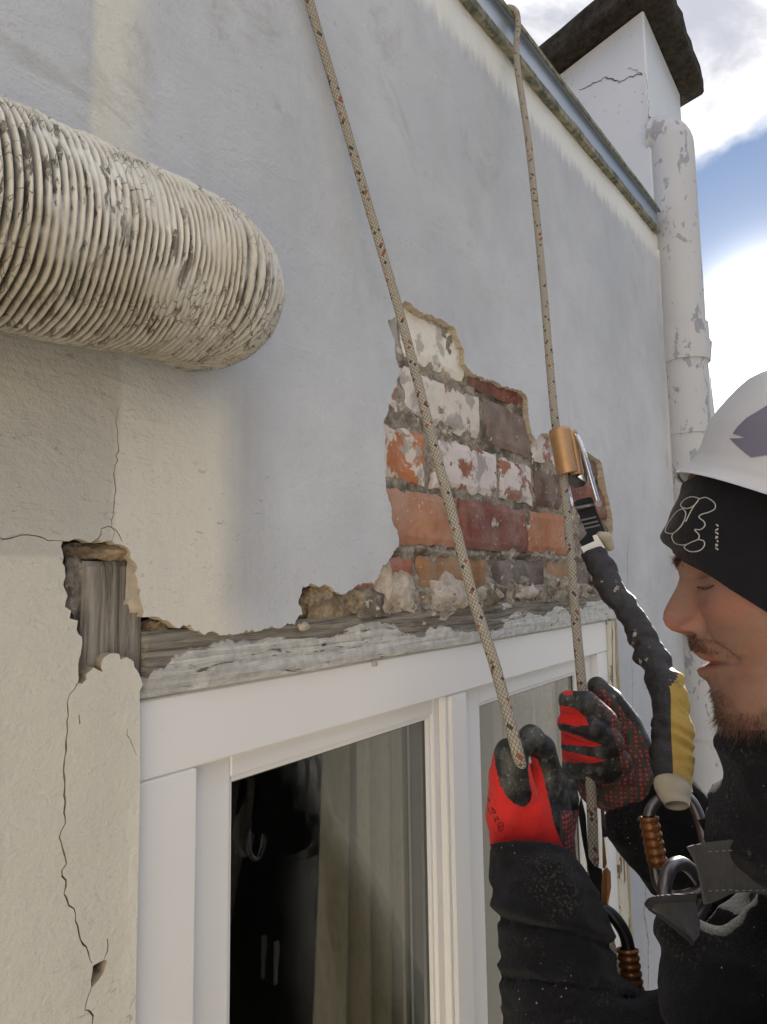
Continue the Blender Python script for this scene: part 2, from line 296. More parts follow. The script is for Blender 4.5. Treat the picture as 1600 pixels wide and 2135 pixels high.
MAT['tube'] = fin(s, s.mix(spk, s.mix(n, (.010, .009, .012), (.032, .027, .03)), (.40, .34, .30)), s.bump(n, .8, .006, s.bump(s.noise(240, 4, .7), .5, .001)))
s = material('yellow_webbing', .7, spec=.3); n = s.noise(32, 5, .65); MAT['yellow'] = fin(s, s.mix(s.step(n, .56, .68), s.mix(s.noise(90, 4, .6), (.36, .23, .045), (.50, .35, .09)), (.13, .12, .09)), s.bump(n, .6, .004))
MAT['beige'] = simple('beige_rubber', (.40, .36, .27), .6, 0, .2, 50, .2)
MAT['tag'] = simple('white_tag', (.78, .77, .76), .7)
s = material('helmet_shell', .32, spec=.5); s.put(s.b.inputs['Subsurface Weight'], .0)
sc_ = s.step(s.noise(1., 5, .7, s.co(scale=(40, 120, 60)), 1.), .68, .72)
MAT['helmet'] = fin(s, s.mix(s.m('MULTIPLY', sc_, .4), s.mix(s.noise(9, 4, .6), (.47, .47, .50), (.56, .56, .58)), (.42, .40, .37)), s.bump(s.noise(220, 3, .6), .08, .0006))
MAT['decal'] = simple('violet_grey_sticker', (.15, .14, .20), .45)
s = material('black_headband', .85, spec=.15, Sheen_Weight=.12); n = s.noise(1., 3, .6, s.co(scale=(600, 600, 300)))
MAT['band'] = fin(s, s.mix(n, (.004, .004, .007), (.011, .011, .017)), s.bump(n, .5, .0008, s.bump(s.noise(24, 4, .6), .4, .005)))
MAT['print'] = simple('grey_print', (.42, .42, .42), .7)
MAT['ink'] = simple('black_ink', (.02, .012, .012), .7)
# surroundings
s = material('ground', .95); MAT['ground'] = fin(s, s.mix(s.noise(.08, 6, .6), (.16, .15, .13), (.28, .26, .22)))
MAT['cream'] = simple('cream_facade', (.68, .60, .47), .9, var=.08, scale=2)
MAT['greyfac'] = simple('grey_facade', (.30, .29, .27), .9, var=.1, scale=2)
MAT['roof'] = simple('roof_tile', (.16, .07, .05), .9, var=.3, scale=3)
MAT['darkglass'] = simple('dark_glass', (.03, .035, .04), .1)
# ------------------------------------------------------------------ objects
ORG = {}
def thing(name, label, cat, loc=(0, 0, 0), group=None):
    o = bpy.data.objects.new(name, None); COL.objects.link(o); o.location = loc; o['label'] = label; o['category'] = cat; o.empty_display_size = .05
    if group: o['group'] = group
    ORG[o] = np.array(loc, float); return o
def add(name, v, f, mats, parent=None, smooth=False, mi=None, uv=None, org=None, label=None, cat=None, kind=None, group=None, attrs=None):
    v = np.asarray(v, float).reshape(-1, 3)
    og = ORG[parent] if parent is not None else (np.array(org, float) if org is not None else np.zeros(3))
    me = bpy.data.meshes.new(name); v = v - og
    if isinstance(f, np.ndarray) and f.ndim == 2:
        k = f.shape[1]; me.vertices.add(len(v)); me.vertices.foreach_set('co', v.astype('f4').ravel())
        me.loops.add(f.size); me.loops.foreach_set('vertex_index', f.astype('i4').ravel())
        me.polygons.add(len(f)); me.polygons.foreach_set('loop_start', (np.arange(len(f)) * k).astype('i4')); me.update(calc_edges=True)
    else: me.from_pydata(v.tolist(), [], [list(map(int, q)) for q in f])
    for m_ in (mats if isinstance(mats, (list, tuple)) else [mats]): me.materials.append(MAT[m_] if isinstance(m_, str) else m_)
    if mi is not None: me.polygons.foreach_set('material_index', np.asarray(mi, 'i4'))
    if smooth: me.polygons.foreach_set('use_smooth', np.ones(len(me.polygons), bool))
    if uv is not None:
        l = me.uv_layers.new(name='UVMap'); l.data.foreach_set('uv', np.asarray(uv, 'f4').ravel())
    for k_, a in (attrs or {}).items():
        at = me.attributes.new(k_, 'FLOAT', 'POINT'); at.data.foreach_set('value', np.asarray(a, 'f4'))
    me.validate(); me.update()
    o = bpy.data.objects.new(name, me); COL.objects.link(o)
    if parent is not None:
        o.parent = parent; ORG[o] = og
    else: o.location = og; ORG[o] = og
    if label: o['label'] = label
    if cat: o['category'] = cat
    if kind: o['kind'] = kind
    if group: o['group'] = group
    return o
def cat_mesh(parts):
    V = []; F = []; n = 0
    for v, f in parts:
        v = np.asarray(v); V.append(v); F += [tuple(int(i) + n for i in q) for q in f]; n += len(v)
    return np.concatenate(V), F
# value noise
_T = rng.random((64, 64, 64)).astype('f4')
def vn(p, s):
    p = np.asarray(p) * s + 100; i = np.floor(p).astype(int); f = p - i; f = f * f * (3 - 2 * f); i &= 63; j = (i + 1) & 63
    g = lambda a, b, c: _T[a, b, c]
    x0, y0, z0 = i[..., 0], i[..., 1], i[..., 2]; x1, y1, z1 = j[..., 0], j[..., 1], j[..., 2]; fx, fy, fz = f[..., 0], f[..., 1], f[..., 2]
    a = g(x0, y0, z0) * (1 - fx) + g(x1, y0, z0) * fx; b = g(x0, y1, z0) * (1 - fx) + g(x1, y1, z0) * fx
    c = g(x0, y0, z1) * (1 - fx) + g(x1, y0, z1) * fx; d = g(x0, y1, z1) * (1 - fx) + g(x1, y1, z1) * fx
    return ((a * (1 - fy) + b * fy) * (1 - fz) + (c * (1 - fy) + d * fy) * fz) * 2 - 1
def fbm(p, s, o=4): return sum(vn(np.asarray(p) + 7.3 * k, s * 2 ** k) * .5 ** k for k in range(o))
def grid_faces(nu, nv, wu=False, wv=False, off=0):
    iu = np.arange(nu if wu else nu - 1); iv = np.arange(nv if wv else nv - 1); A, B = np.meshgrid(iu, iv, indexing='ij')
    A2 = (A + 1) % nu; B2 = (B + 1) % nv
    return np.stack([A * nv + B, A2 * nv + B, A2 * nv + B2, A * nv + B2], -1).reshape(-1, 4) + off
def box(x0, x1, y0, y1, z0, z1, b=0.):
    """box with chamfered edges"""
    c = np.array([(x0 + x1) / 2, (y0 + y1) / 2, (z0 + z1) / 2]); h = np.array([x1 - x0, y1 - y0, z1 - z0]) / 2; b = min(b, *(h * .45))
    if b <= 0:
        v = [(x0, y0, z0), (x1, y0, z0), (x1, y1, z0), (x0, y1, z0), (x0, y0, z1), (x1, y0, z1), (x1, y1, z1), (x0, y1, z1)]
        return np.array(v), [(0, 3, 2, 1), (4, 5, 6, 7), (0, 1, 5, 4), (1, 2, 6, 5), (2, 3, 7, 6), (3, 0, 4, 7)]
    import itertools
    v = []; idx = {}
    for sg in itertools.product((-1, 1), repeat=3):
        for ax in range(3):
            p = [sg[k] * (h[k] - (0 if k == ax else b)) for k in range(3)]; idx[sg, ax] = len(v); v.append(c + p)
    f = []
    for ax in range(3):
        o1, o2 = [k for k in range(3) if k != ax]
        for sa in (-1, 1):
            q = []
            for s1, s2 in ((-1, -1), (1, -1), (1, 1), (-1, 1)):
                sg = [0, 0, 0]; sg[ax] = sa; sg[o1] = s1; sg[o2] = s2; q.append(idx[tuple(sg), ax])
            f.append(q)
    for ax in range(3):                                     # edges along ax
        o1, o2 = [k for k in range(3) if k != ax]
        for s1 in (-1, 1):
            for s2 in (-1, 1):
                a = [0] * 3; a[o1] = s1; a[o2] = s2; lo = list(a); lo[ax] = -1; hi = list(a); hi[ax] = 1
                f.append([idx[tuple(lo), o1], idx[tuple(hi), o1], idx[tuple(hi), o2], idx[tuple(lo), o2]])
    for sg in itertools.product((-1, 1), repeat=3): f.append([idx[sg, 0], idx[sg, 1], idx[sg, 2]])
    v = np.array(v); out = []
    for q in f:
        n = np.cross(v[q[1]] - v[q[0]], v[q[2]] - v[q[0]]); m_ = v[q].mean(0) - c
        out.append(q if n @ m_ > 0 else q[::-1])
    return v, out
def spline(pts, n):
    """Catmull-Rom through pts, n samples, even in arc length"""
    p = np.array(pts, float); p = np.vstack([2 * p[0] - p[1], p, 2 * p[-1] - p[-2]]); o = []
    for i in range(1, len(p) - 2):
        t = np.linspace(0, 1, 24, endpoint=False)[:, None]
        o.append(.5 * (2 * p[i] + (p[i + 1] - p[i - 1]) * t + (2 * p[i - 1] - 5 * p[i] + 4 * p[i + 1] - p[i + 2]) * t ** 2 + (3 * p[i] - p[i - 1] - 3 * p[i + 1] + p[i + 2]) * t ** 3))
    o = np.vstack(o + [p[-2:-1]]); d = np.r_[0, np.cumsum(np.linalg.norm(np.diff(o[:, :3], axis=0), axis=1))]; s = np.linspace(0, d[-1], n)
    return np.stack([np.interp(s, d, o[:, k]) for k in range(o.shape[1])], 1), s
def sweep(c, r, nr=16, flat=1., up=None, closed=False, cap=True, prof=None):
    """tube along centre points c (n,3) with radius r (n) ; returns v, f(quads list), frames"""
    c = np.asarray(c, float); n = len(c); r = np.broadcast_to(np.asarray(r, float), (n,)) if np.ndim(r) < 2 else r
    t = np.gradient(c, axis=0)
    if closed: t = np.roll(c, -1, 0) - np.roll(c, 1, 0)
    t /= np.linalg.norm(t, axis=1)[:, None]
    u = np.zeros_like(c); a = np.array(up if up is not None else ((0, 0, 1) if abs(t[0][2]) < .9 else (1, 0, 0)), float)
    for i in range(n):
        a = a - t[i] * (a @ t[i]); a /= np.linalg.norm(a); u[i] = a
    w_ = np.cross(t, u); th = np.linspace(0, 2 * np.pi, nr, endpoint=False)
    rr = r[:, None] if r.ndim == 1 else r
    v = c[:, None] + (u[:, None] * (np.cos(th) [None] * rr)[..., None]) + (w_[:, None] * (np.sin(th)[None] * rr * flat)[..., None])
    f = grid_faces(n, nr, closed, True)[:, ::-1].tolist()
    if cap and not closed: f.append(list(range(nr))); f.append(list(range((n - 1) * nr, n * nr))[::-1])
    return v.reshape(-1, 3), f
def rod(a, b, r, nr=12): return sweep(np.linspace(a, b, 3), r, nr)
# implicit surfaces
def caps(p, a, b, ra, rb):
    ab = b - a; L = (ab @ ab) + 1e-12; t = np.clip(((p - a) @ ab) / L, 0, 1); q = p - a - t[..., None] * ab
    return np.sqrt((q * q).sum(-1)) - (ra + (rb - ra) * t)
def smin(a, b, k): h = np.clip(.5 + .5 * (b - a) / k, 0, 1); return b * (1 - h) + a * h - k * h * (1 - h)
def nets(chains, h, k=.01, noise=None, lo=None, hi=None, kc=None, cut=None):
    """chains: list of [(point, radius), ...]; smooth union, polygonised by surface nets"""
    allp = np.array([np.r_[p, r] for ch in chains for p, r in ch]); L = (allp[:, :3] - allp[:, 3:]).min(0) - 3 * h; H = (allp[:, :3] + allp[:, 3:]).max(0) + 3 * h
    if lo is not None: L = np.maximum(L, lo)
    if hi is not None: H = np.minimum(H, hi)
    n = np.ceil((H - L) / h).astype(int) + 1
    ax = [L[i] + np.arange(n[i]) * h for i in range(3)]
    D = np.full(n, .08, 'f4')
    for ch in chains:
        segs = list(zip(ch[:-1], ch[1:])) if len(ch) > 1 else [(ch[0], ch[0])]
        # one chain: plain min inside its own box, then smooth min into the field
        pp = np.array([np.r_[p, r] for p, r in ch]); m_ = .03 + k
        a0 = np.maximum(((pp[:, :3] - pp[:, 3:]).min(0) - m_ - L) / h, 0).astype(int); a1 = np.minimum(((pp[:, :3] + pp[:, 3:]).max(0) + m_ - L) / h + 2, n).astype(int)
        if (a1 <= a0).any(): continue
        g = np.stack(np.meshgrid(*[ax[i][a0[i]:a1[i]] for i in range(3)], indexing='ij'), -1)
        d = None
        for (p, ra), (q, rb) in segs:
            e = caps(g, np.asarray(p, float), np.asarray(q, float), ra, rb); d = e if d is None else smin(d, e, kc or .003)
        s_ = tuple(slice(a0[i], a1[i]) for i in range(3)); D[s_] = smin(D[s_], d.astype('f4'), k)
    if noise is not None:
        m_ = np.abs(D) < .03; I = np.argwhere(m_); D[m_] += noise(L + I * h).astype('f4')
    if cut is not None:
        c_, n_, rr2 = cut; g = np.stack(np.meshgrid(*ax, indexing='ij'), -1) - c_; pl = g @ n_; D = np.where((g * g).sum(-1) < rr2 ** 2, np.maximum(D, pl), D)
    S = D < 0
    c8 = [S[i:n[0] - 1 + i, j:n[1] - 1 + j, l:n[2] - 1 + l] for i in (0, 1) for j in (0, 1) for l in (0, 1)]
    cnt = sum(c.astype('i1') for c in c8); act = (cnt > 0) & (cnt < 8); I = np.argwhere(act); vid = np.full(act.shape, -1, int); vid[act] = np.arange(len(I))
    acc = np.zeros((len(I), 3)); num = np.zeros(len(I))
    for axn in range(3):
        for o1 in (0, 1):
            for o2 in (0, 1):
                a = [0, 0, 0]; oth = [q for q in range(3) if q != axn]; a[oth[0]] = o1; a[oth[1]] = o2; b = list(a); b[axn] = 1
                da = D[I[:, 0] + a[0], I[:, 1] + a[1], I[:, 2] + a[2]]; db = D[I[:, 0] + b[0], I[:, 1] + b[1], I[:, 2] + b[2]]
                x_ = (da < 0) != (db < 0); t = np.where(x_, da / np.where(x_, da - db, 1), 0)
                pt = np.tile(np.array(a, float), (len(I), 1)); pt[:, axn] = t
                acc[x_] += pt[x_]; num[x_] += 1
    V = L + (I + acc / num[:, None]) * h
    F = []
    for axn in range(3):
        o1, o2 = [(1, 2), (2, 0), (0, 1)][axn]
        sl0 = [slice(None)] * 3; sl1 = [slice(None)] * 3; sl0[axn] = slice(0, -1); sl1[axn] = slice(1, None)
        x_ = S[tuple(sl0)] != S[tuple(sl1)]; E = np.argwhere(x_); ok = (E[:, o1] > 0) & (E[:, o2] > 0) & (E[:, o1] < n[o1] - 1) & (E[:, o2] < n[o2] - 1); E = E[ok]
        ins = S[tuple(sl0)][E[:, 0], E[:, 1], E[:, 2]]
        d1 = np.zeros(3, int); d1[o1] = 1; d2 = np.zeros(3, int); d2[o2] = 1
        q = np.stack([vid[tuple((E - d1 - d2).T)], vid[tuple((E - d2).T)], vid[tuple(E.T)], vid[tuple((E - d1).T)]], 1)
        q[~ins] = q[~ins][:, ::-1]; F.append(q)
    F = np.concatenate(F); F = F[(F >= 0).all(1)]
    # light smoothing
    for _ in range(2):
        A = np.zeros_like(V); c_ = np.zeros(len(V))
        for i in range(4):
            np.add.at(A, F[:, i], V[F[:, (i + 1) % 4]]); np.add.at(c_, F[:, i], 1)
        V = V * .5 + .5 * A / np.maximum(c_, 1)[:, None]
    return V, F
def inpoly(pts, poly):
    x, y = pts[:, 0], pts[:, 1]; r = np.zeros(len(pts), bool); p = np.asarray(poly, float); q = np.roll(p, 1, 0)
    for (x1, y1), (x2, y2) in zip(p, q):
        c = ((y1 > y) != (y2 > y)); r ^= c & (x < (x2 - x1) * (y - y1) / ((y2 - y1) if y2 != y1 else 1e-9) + x1)
    return r
# ================================================================== ground and the street behind the lens
gy = -8.5
add('ground', [(-900, -900, gy), (900, -900, gy), (900, 900, gy), (-900, 900, gy)], [(0, 1, 2, 3)], 'ground', kind='structure')
def facade(name, label, x0, x1, y0, y1, top, m, side):
    t = thing(name, label, 'building', ((x0 + x1) / 2, (y0 + y1) / 2, gy))
    add('wall', *box(x0, x1, y0, y1, gy, top), m, t); fm_ = 'greyfac' if m == 'greyfac' else 'upvc'
    add('roof', *box(x0 - .3, x1 + .3, y0 - .3, y1 + .3, top, top + .35), 'roof', t)
    for k in range(3):
        for j in range(5):
            zc = gy + 2.2 + 2.9 * k
            if zc + 1 > top: continue
            if side == 'x': yy = y0 + (y1 - y0) * (j + .5) / 5; b = box(x1 - .02, x1 + .03, yy - .55, yy + .55, zc - .75, zc + .75); g = box(x1 + .03, x1 + .035, yy - .46, yy + .46, zc - .66, zc + .66)
            else: xx = x0 + (x1 - x0) * (j + .5) / 5; b = box(xx - .55, xx + .55, y1 - .02, y1 + .03, zc - .75, zc + .75); g = box(xx - .46, xx + .46, y1 + .03, y1 + .035, zc - .66, zc + .66)
            wv_, wf_ = b; o = add('window', wv_, wf_, fm_, t); add('pane', *g, 'darkglass', o)
    return t
facade('house', 'unseen cream house added on the left to bounce warm sunlight onto the wall', -9, -4.5, -11, 0.6, 1.6, 'cream', 'x')  # added out of view as a warm bounce surface
facade('house', 'unseen grey block added across the yard to keep the window reflections dark', -3, 14, -15, -11, 1.2, 'greyfac', 'y')  # added out of view so the panes do not mirror bright sky
# ================================================================== the house
H = thing('house', 'pale rendered house wall with crumbling plaster, bare bricks and a white window', 'house', (0, 0, 0))
def jag(pts, amp=.0022, step=.0035, seed=1):
    r = np.random.default_rng(seed); out = []
    for a, b in zip(pts[:-1], pts[1:]):
        a = np.array(a); b = np.array(b); d = np.linalg.norm(b - a); n = max(1, int(d / step)); nr = np.array([-(b - a)[1], (b - a)[0]]) / (d + 1e-9)
        off = 0.
        for i in range(n):
            t = i / n; off = .6 * off + r.normal() * amp * .55
            out.append(tuple(a + (b - a) * t + nr * off * (1 if i else .4)))
    out.append(tuple(pts[-1])); return out
# the missing plaster: one irregular opening from the post at the left over the lintel to the bricks
op_l = [(293, 1440), (294, 1415), (279, 1391), (262, 1371), (248, 1363), (233, 1362), (216, 1371), (213, 1400), (205, 1398), (194, 1391), (179, 1405), (170, 1425), (160, 1424), (163, 1404), (165, 1386), (171, 1352), (170, 1328), (160, 1313), (162, 1294),
 (145, 1289), (136, 1265), (132, 1221), (133, 1163), (131, 1127), (155, 1124), (189, 1131), (204, 1122), (233, 1127), (259, 1136), (274, 1150), (281, 1173), (286, 1205), (292, 1240), (298, 1262), (297, 1287), (315, 1284), (339, 1294), (368, 1308), (397, 1301), (407, 1316), (434, 1318), (460, 1325), (520, 1320), (557, 1309), (617, 1303), (632, 1282), (625, 1260),
 (634, 1222), (677, 1219), (715, 1239), (760, 1215), (782, 1219), (805, 1178), (831, 1140), (829, 1106), (816, 1079), (814, 1049), (805, 1022), (804, 988), (802, 958), (804, 904), (799, 883), (811, 850), (824, 809), (836, 775), (828, 755), (826, 715), (818, 690), (811, 672), (827, 661), (831, 630), (848, 628),
 (888, 654), (915, 664), (946, 678), (954, 701), (969, 728), (969, 759), (989, 782), (1030, 792), (1050, 806), (1087, 813), (1101, 829), (1104, 870), (1109, 904), (1118, 917), (1130, 902), (1141, 902), (1155, 915), (1195, 924), (1232, 948), (1253, 964), (1259, 1005), (1270, 1049), (1276, 1083), (1275, 1120), (1264, 1160), (1262, 1200), (1264, 1232)]
op_l = [WX(*q) for q in op_l]
xr = 1.545
opening = [(.326, -1.6), (.326, -.16)] + jag(op_l, .0022, .0035, 3) + [(xr, -.028), (xr, -1.6)]
# cracks, cut through the render
def crackpoly(pix, wd_=.0011, seed=0, amp=.0016):
    pts = jag([WX(*q) for q in pix], amp, .004, seed); pts = np.array(pts); n = len(pts); r = np.random.default_rng(seed + 50)
    w_ = wd_ * (.35 + .65 * np.sin(np.linspace(.12, np.pi - .12, n)) ** .5) * (.6 + .8 * r.random(n))
    t = np.gradient(pts, axis=0); t /= np.linalg.norm(t, axis=1)[:, None] + 1e-9; nn = np.stack([-t[:, 1], t[:, 0]], 1)
    return [tuple(q) for q in np.vstack([pts + nn * w_[:, None] / 2, (pts - nn * w_[:, None] / 2)[::-1]])]
cracks = [crackpoly([(160, 1424), (144, 1447), (139, 1480), (137, 1540), (134, 1620), (137, 1670), (131, 1730), (137, 1790), (131, 1815), (138, 1850), (134, 1865), (155, 1895), (163, 1930), (169, 1960), (180, 1975), (192, 2010)], .0013, 1),
 crackpoly([(190, 2060), (180, 2090), (185, 2110), (192, 2135), (188, 2200)], .0011, 2), crackpoly([(217, 2004), (222, 1985), (224, 1958)], .0012, 3),
 crackpoly([(233, 1128), (240, 1110), (234, 1085), (238, 1060), (241, 1000), (250, 930), (243, 880), (250, 845)], .0008, 4), crackpoly([(204, 1123), (212, 1102), (228, 1097), (242, 1105), (256, 1130)], .0009, 5),
 crackpoly([(-20, 1122), (30, 1121), (75, 1119), (100, 1128), (131, 1128)], .0008, 6),
 crackpoly([(1312, 1120), (1308, 1160), (1311, 1200), (1305, 1250)], .0028, 7), crackpoly([(1318, 1370), (1321, 1450), (1322, 1560)], .003, 8),
 crackpoly([(1341, 1780), (1346, 1850), (1343, 1900), (1352, 1960), (1353, 2060), (1358, 2120)], .006, 9, .003),
 [WX(*q) for q in [(194, 2014), (208, 2006), (221, 2001), (223, 2006), (216, 2028), (206, 2043), (190, 2062), (189, 2045), (192, 2031)]],
 crackpoly([(163, 1490), (165, 1510)], .0014, 12), crackpoly([(265, 1520), (278, 1560), (286, 1575)], .0006, 13), crackpoly([(280, 2080), (268, 2105)], .0006, 14)]
topz = lambda x: .888 + .086 * x
right = [WX(1424, 190), WX(1432, 330), WX(1446, 450), WX(1456, 600), WX(1466, 700), WX(1484, 790), WX(1492, 870), WX(1512, 1050)]
rx = [q[0] for q in right]
RXB = 2.78
outer = [(-1.6, -3.), (RXB, -3.), (RXB, -.5)] + jag([(RXB, -.5), (right[7][0], right[7][1])] + right[::-1][1:-1] + [(2.62, 1.35), (2.62, topz(2.62))], .004, .012, 9)[1:] + [(2.1, topz(2.1)), (-1.6, topz(-1.6))]
gx = [-1.6 + .1 * i for i in range(16)] + list(np.arange(-.08, 1.7, .012)) + list(np.arange(1.7, 2.8, .03)); gz = list(np.arange(-2.9, -.9, .15)) + list(np.arange(-.9, 1.06, .012)) + [1.1, 1.2, 1.3]
G = np.array([(a, b) for a in gx for b in gz]); G = G + rng.normal(size=G.shape) * .0018
def keep(g, polys, out):
    k = inpoly(g, out)
    for p_ in polys: k &= ~inpoly(g, p_)
    return k
G = G[keep(G, [opening], outer)]
def plate(name, outer, holes, extra, y0, thick, mats, parent, amp=.0014, kind=None, label=None):
    """a sheet of render with real thickness, open where the holes are"""
    pv = []; ed = []
    for lp in [outer] + holes:
        n0 = len(pv); pv += lp; n = len(lp); ed += [(n0 + i, n0 + (i + 1) % n) for i in range(n)]
    pv += [tuple(q) for q in extra]
    cv, ce, cf, *_ = delaunay_2d_cdt([Vector(q) for q in pv], ed, [], 0, 1e-6)
    cv = np.array([tuple(q) for q in cv]); cf = np.array([f for f in cf if len(f) == 3]); cen = cv[cf].mean(1)
    cf = cf[keep(cen, holes, outer)]
    a = cv[cf]; ar = np.cross(a[:, 1] - a[:, 0], a[:, 2] - a[:, 0]); cf[ar < 0] = cf[ar < 0][:, ::-1]
    p3 = np.stack([cv[:, 0], np.zeros(len(cv)), cv[:, 1]], 1)
    yy = y0 + (fbm(p3, 5, 3) * amp + fbm(p3 + 9, 22, 2) * amp * .25)
    front = np.stack([cv[:, 0], yy, cv[:, 1]], 1); back = front.copy(); back[:, 1] = y0 + thick
    e = {}
    for t in cf:
        for i in range(3): e[(t[i], t[(i + 1) % 3])] = 1
    bd = [(i, j) for (i, j) in e if (j, i) not in e]
    used = sorted({i for q in bd for i in q}); mp = {i: len(cv) + k for k, i in enumerate(used)}
    r = np.random.default_rng(5)
    bk = back[used]; bk[:, 0] += r.normal(size=len(bk)) * .0008; bk[:, 2] += r.normal(size=len(bk)) * .0008
    F = cf.tolist() + [(j, i, mp[i], mp[j]) for i, j in bd]; mi = [0] * len(cf) + [1] * len(bd)
    return add(name, np.vstack([front, bk]), F, mats, parent, mi=mi, kind=kind, label=label)
plate('render_coat', outer, [opening] + cracks, G, 0., .014, ['plaster', 'edge'], H, amp=.0022)
def relief(name, x0, x1, z0, z1, y, amp, st, mat, sc=30, parent=H, seed=0., fn=None, kind=None):
    nx = int((x1 - x0) / st) + 1; nz = int((z1 - z0) / st) + 1; X, Z = np.meshgrid(np.linspace(x0, x1, nx), np.linspace(z0, z1, nz), indexing='ij')
    p = np.stack([X, np.full_like(X, seed), Z], -1); Y = y - amp * fbm(p, sc, 4)
    if fn is not None: Y = fn(X, Y, Z)
    return add(name, np.stack([X, Y, Z], -1), grid_faces(nx, nz), mat, parent, smooth=True, kind=kind)
plx = W(1396, 1000, 0)[0]
relief('render_strip', plx, RXB - .02, -3., 1.02, -.004, .0012, .02, 'plaster', 6, fn=lambda X, Y, Z: Y + .012 * np.clip(1 - (X - plx) / .012, 0, 1))
# thin second coat flake over the right side of the post, and the exposed undercoat
und = [WX(*q) for q in [(271, 1140), (312, 1144), (315, 1197), (318, 1240), (301, 1268), (292, 1262), (286, 1205), (280, 1170)]]
# body of the wall behind the render
add('masonry_core', *cat_mesh([box(-1.6, .30, .035, .30, -3, .80), box(.30, 1.56, .045, .30, -.03, .93), box(1.56, 2.76, .035, .30, -3, 1.0), box(.30, 1.56, .045, .3, -3, -1.62)]), 'mortar', H)
# mortar bed between the bricks: lumpy, standing proud in places
def bedfn(X, Y, Z):
    q = np.stack([X, X * 0, Z], -1)
    lowr = np.clip((-.004 - Z + .012 * vn(q, 25)) / .012, 0, 1)
    j = np.clip(1 - np.abs(Z - .038 + .004 * vn(q, 20)) / .007, 0, 1)
    return Y - lowr * (.013 + .010 * fbm(q, 38, 4)) - j * (.006 + .006 * fbm(q, 60, 3)) - .004 * np.clip(vn(q, 13) - .1, 0, 1) * (1 + fbm(q, 90, 2))
relief('mortar_bed', .60, 1.56, -.045, .47, .0165, .0042, .0023, 'mortar', 40, fn=bedfn)
relief('mortar_patch', .195, .335, -.16, .085, .026, .005, .0022, 'mortar', 40, seed=3)
relief('undercoat_flake', *sorted([und[0][0], .352])[:2], -.025, .036, .0045, .0016, .002, 'edge', 60, seed=5, fn=lambda X, Y, Z: Y + .03 * np.clip(np.abs(Z - .006) / .030 - .75 + vn(np.stack([X, X * 0, Z], -1), 70) * .25, 0, 1))
# ---------------- bricks: corners as (left, right) joints on each course
YB = .0105
def brick(x0, x1, z0, z1, mat, proud=0., tilt=0., seed=0):
    nx = max(6, int((x1 - x0) / .009)); nz = max(4, int((z1 - z0) / .009)); r = np.random.default_rng(seed)
    X, Z = np.meshgrid(np.linspace(0, 1, nx), np.linspace(0, 1, nz), indexing='ij')
    ex = np.minimum(X, 1 - X) * (x1 - x0); ez = np.minimum(Z, 1 - Z) * (z1 - z0); e = np.minimum(ex, ez)
    x = x0 + X * (x1 - x0); z = z0 + Z * (z1 - z0) + tilt * (X - .5)
    p = np.stack([x, np.full_like(x, seed * 1.7), z], -1)
    y = YB - proud + fbm(p, 26, 4) * .0016 + np.where(e < .001, .0045, 0)
    ring = e < .001
    x = x + ring * fbm(p + 3, 60, 3) * .0028; z = z + ring * fbm(p + 5, 60, 3) * .0028
    fr = np.stack([x, y, z], -1).reshape(-1, 3); f = grid_faces(nx, nz).tolist()
    per = [i * nz for i in range(nx)] + [(nx - 1) * nz + j for j in range(1, nz)] + [i * nz + nz - 1 for i in range(nx - 2, -1, -1)] + [j for j in range(nz - 2, 0, -1)]
    bk = fr[per].copy(); bk[:, 1] = .05; n0 = len(fr); m_ = len(per)
    f += [(per[i], n0 + i, n0 + (i + 1) % m_, per[(i + 1) % m_]) for i in range(m_)]
    return add('brick', np.vstack([fr, bk]), f, mat, H, smooth=False)
cz = [(-.038, .030), (.046, .122), (.134, .206), (.222, .296), (.309, .385), (.398, .46)]
def jx_(px, py): return W(px, py, YB)[0]
a1 = jx_(959, 1080); a2 = jx_(1103, 1090); 
rows = {1: [(.60, a1 - .002, 'b_orange'), (a1 + .004, a2 - .006, 'b_red'), (a2 + .006, 1.335, 'b_orange'), (1.347, 1.56, 'b_grey')],
 2: [(.60, jx_(893, 950) - .004, 'b_orange2'), (jx_(897, 950) + .012, jx_(1042, 970) - .003, 'b_pale'), (jx_(1044, 970) + .003, jx_(1112, 975) - .003, 'b_pale'), (jx_(1114, 975) + .008, 1.30, 'b_dark'), (1.312, 1.56, 'b_red')],
 3: [(.60, jx_(838, 830) - .006, 'b_pale'), (jx_(838, 830) + .004, jx_(1008, 850) - .004, 'b_white'), (jx_(1010, 850) + .004, jx_(1106, 880), 'b_dark'), (jx_(1106, 880) + .01, 1.35, 'b_pale'), (1.36, 1.56, 'b_dark')],
 4: [(.60, jx_(842, 700) - .01, 'b_white'), (jx_(842, 700), jx_(965, 700) + .01, 'b_wash'), (jx_(965, 700) + .02, 1.16, 'b_red')],
 5: [(.60, .74, 'b_orange'), (.752, .98, 'b_white')],
 0: [(.60, jx_(870, 1190) - .003, 'b_red2'), (jx_(870, 1190) + .004, jx_(1018, 1190) - .002, 'b_ochre'), (jx_(1024, 1190) + .006, jx_(1140, 1190) - .004, 'b_grey'), (jx_(1142, 1190) + .006, 1.30, 'b_ochre'), (1.312, 1.56, 'b_grey')]}
MAT['b_orange2'] = brickmat('half_washed_orange_brick', (.36, .12, .055), (.48, .19, .09), .51, (.60, .54, .48), seed=12.3)
MAT['b_wash'] = brickmat('plastered_brick', (.24, .08, .05), (.40, .16, .09), .66, (.72, .69, .63), seed=3.3)
MAT['b_red2'] = brickmat('soft_red_brick', (.27, .075, .05), (.38, .12, .075), .32, seed=6.6)
k = 0
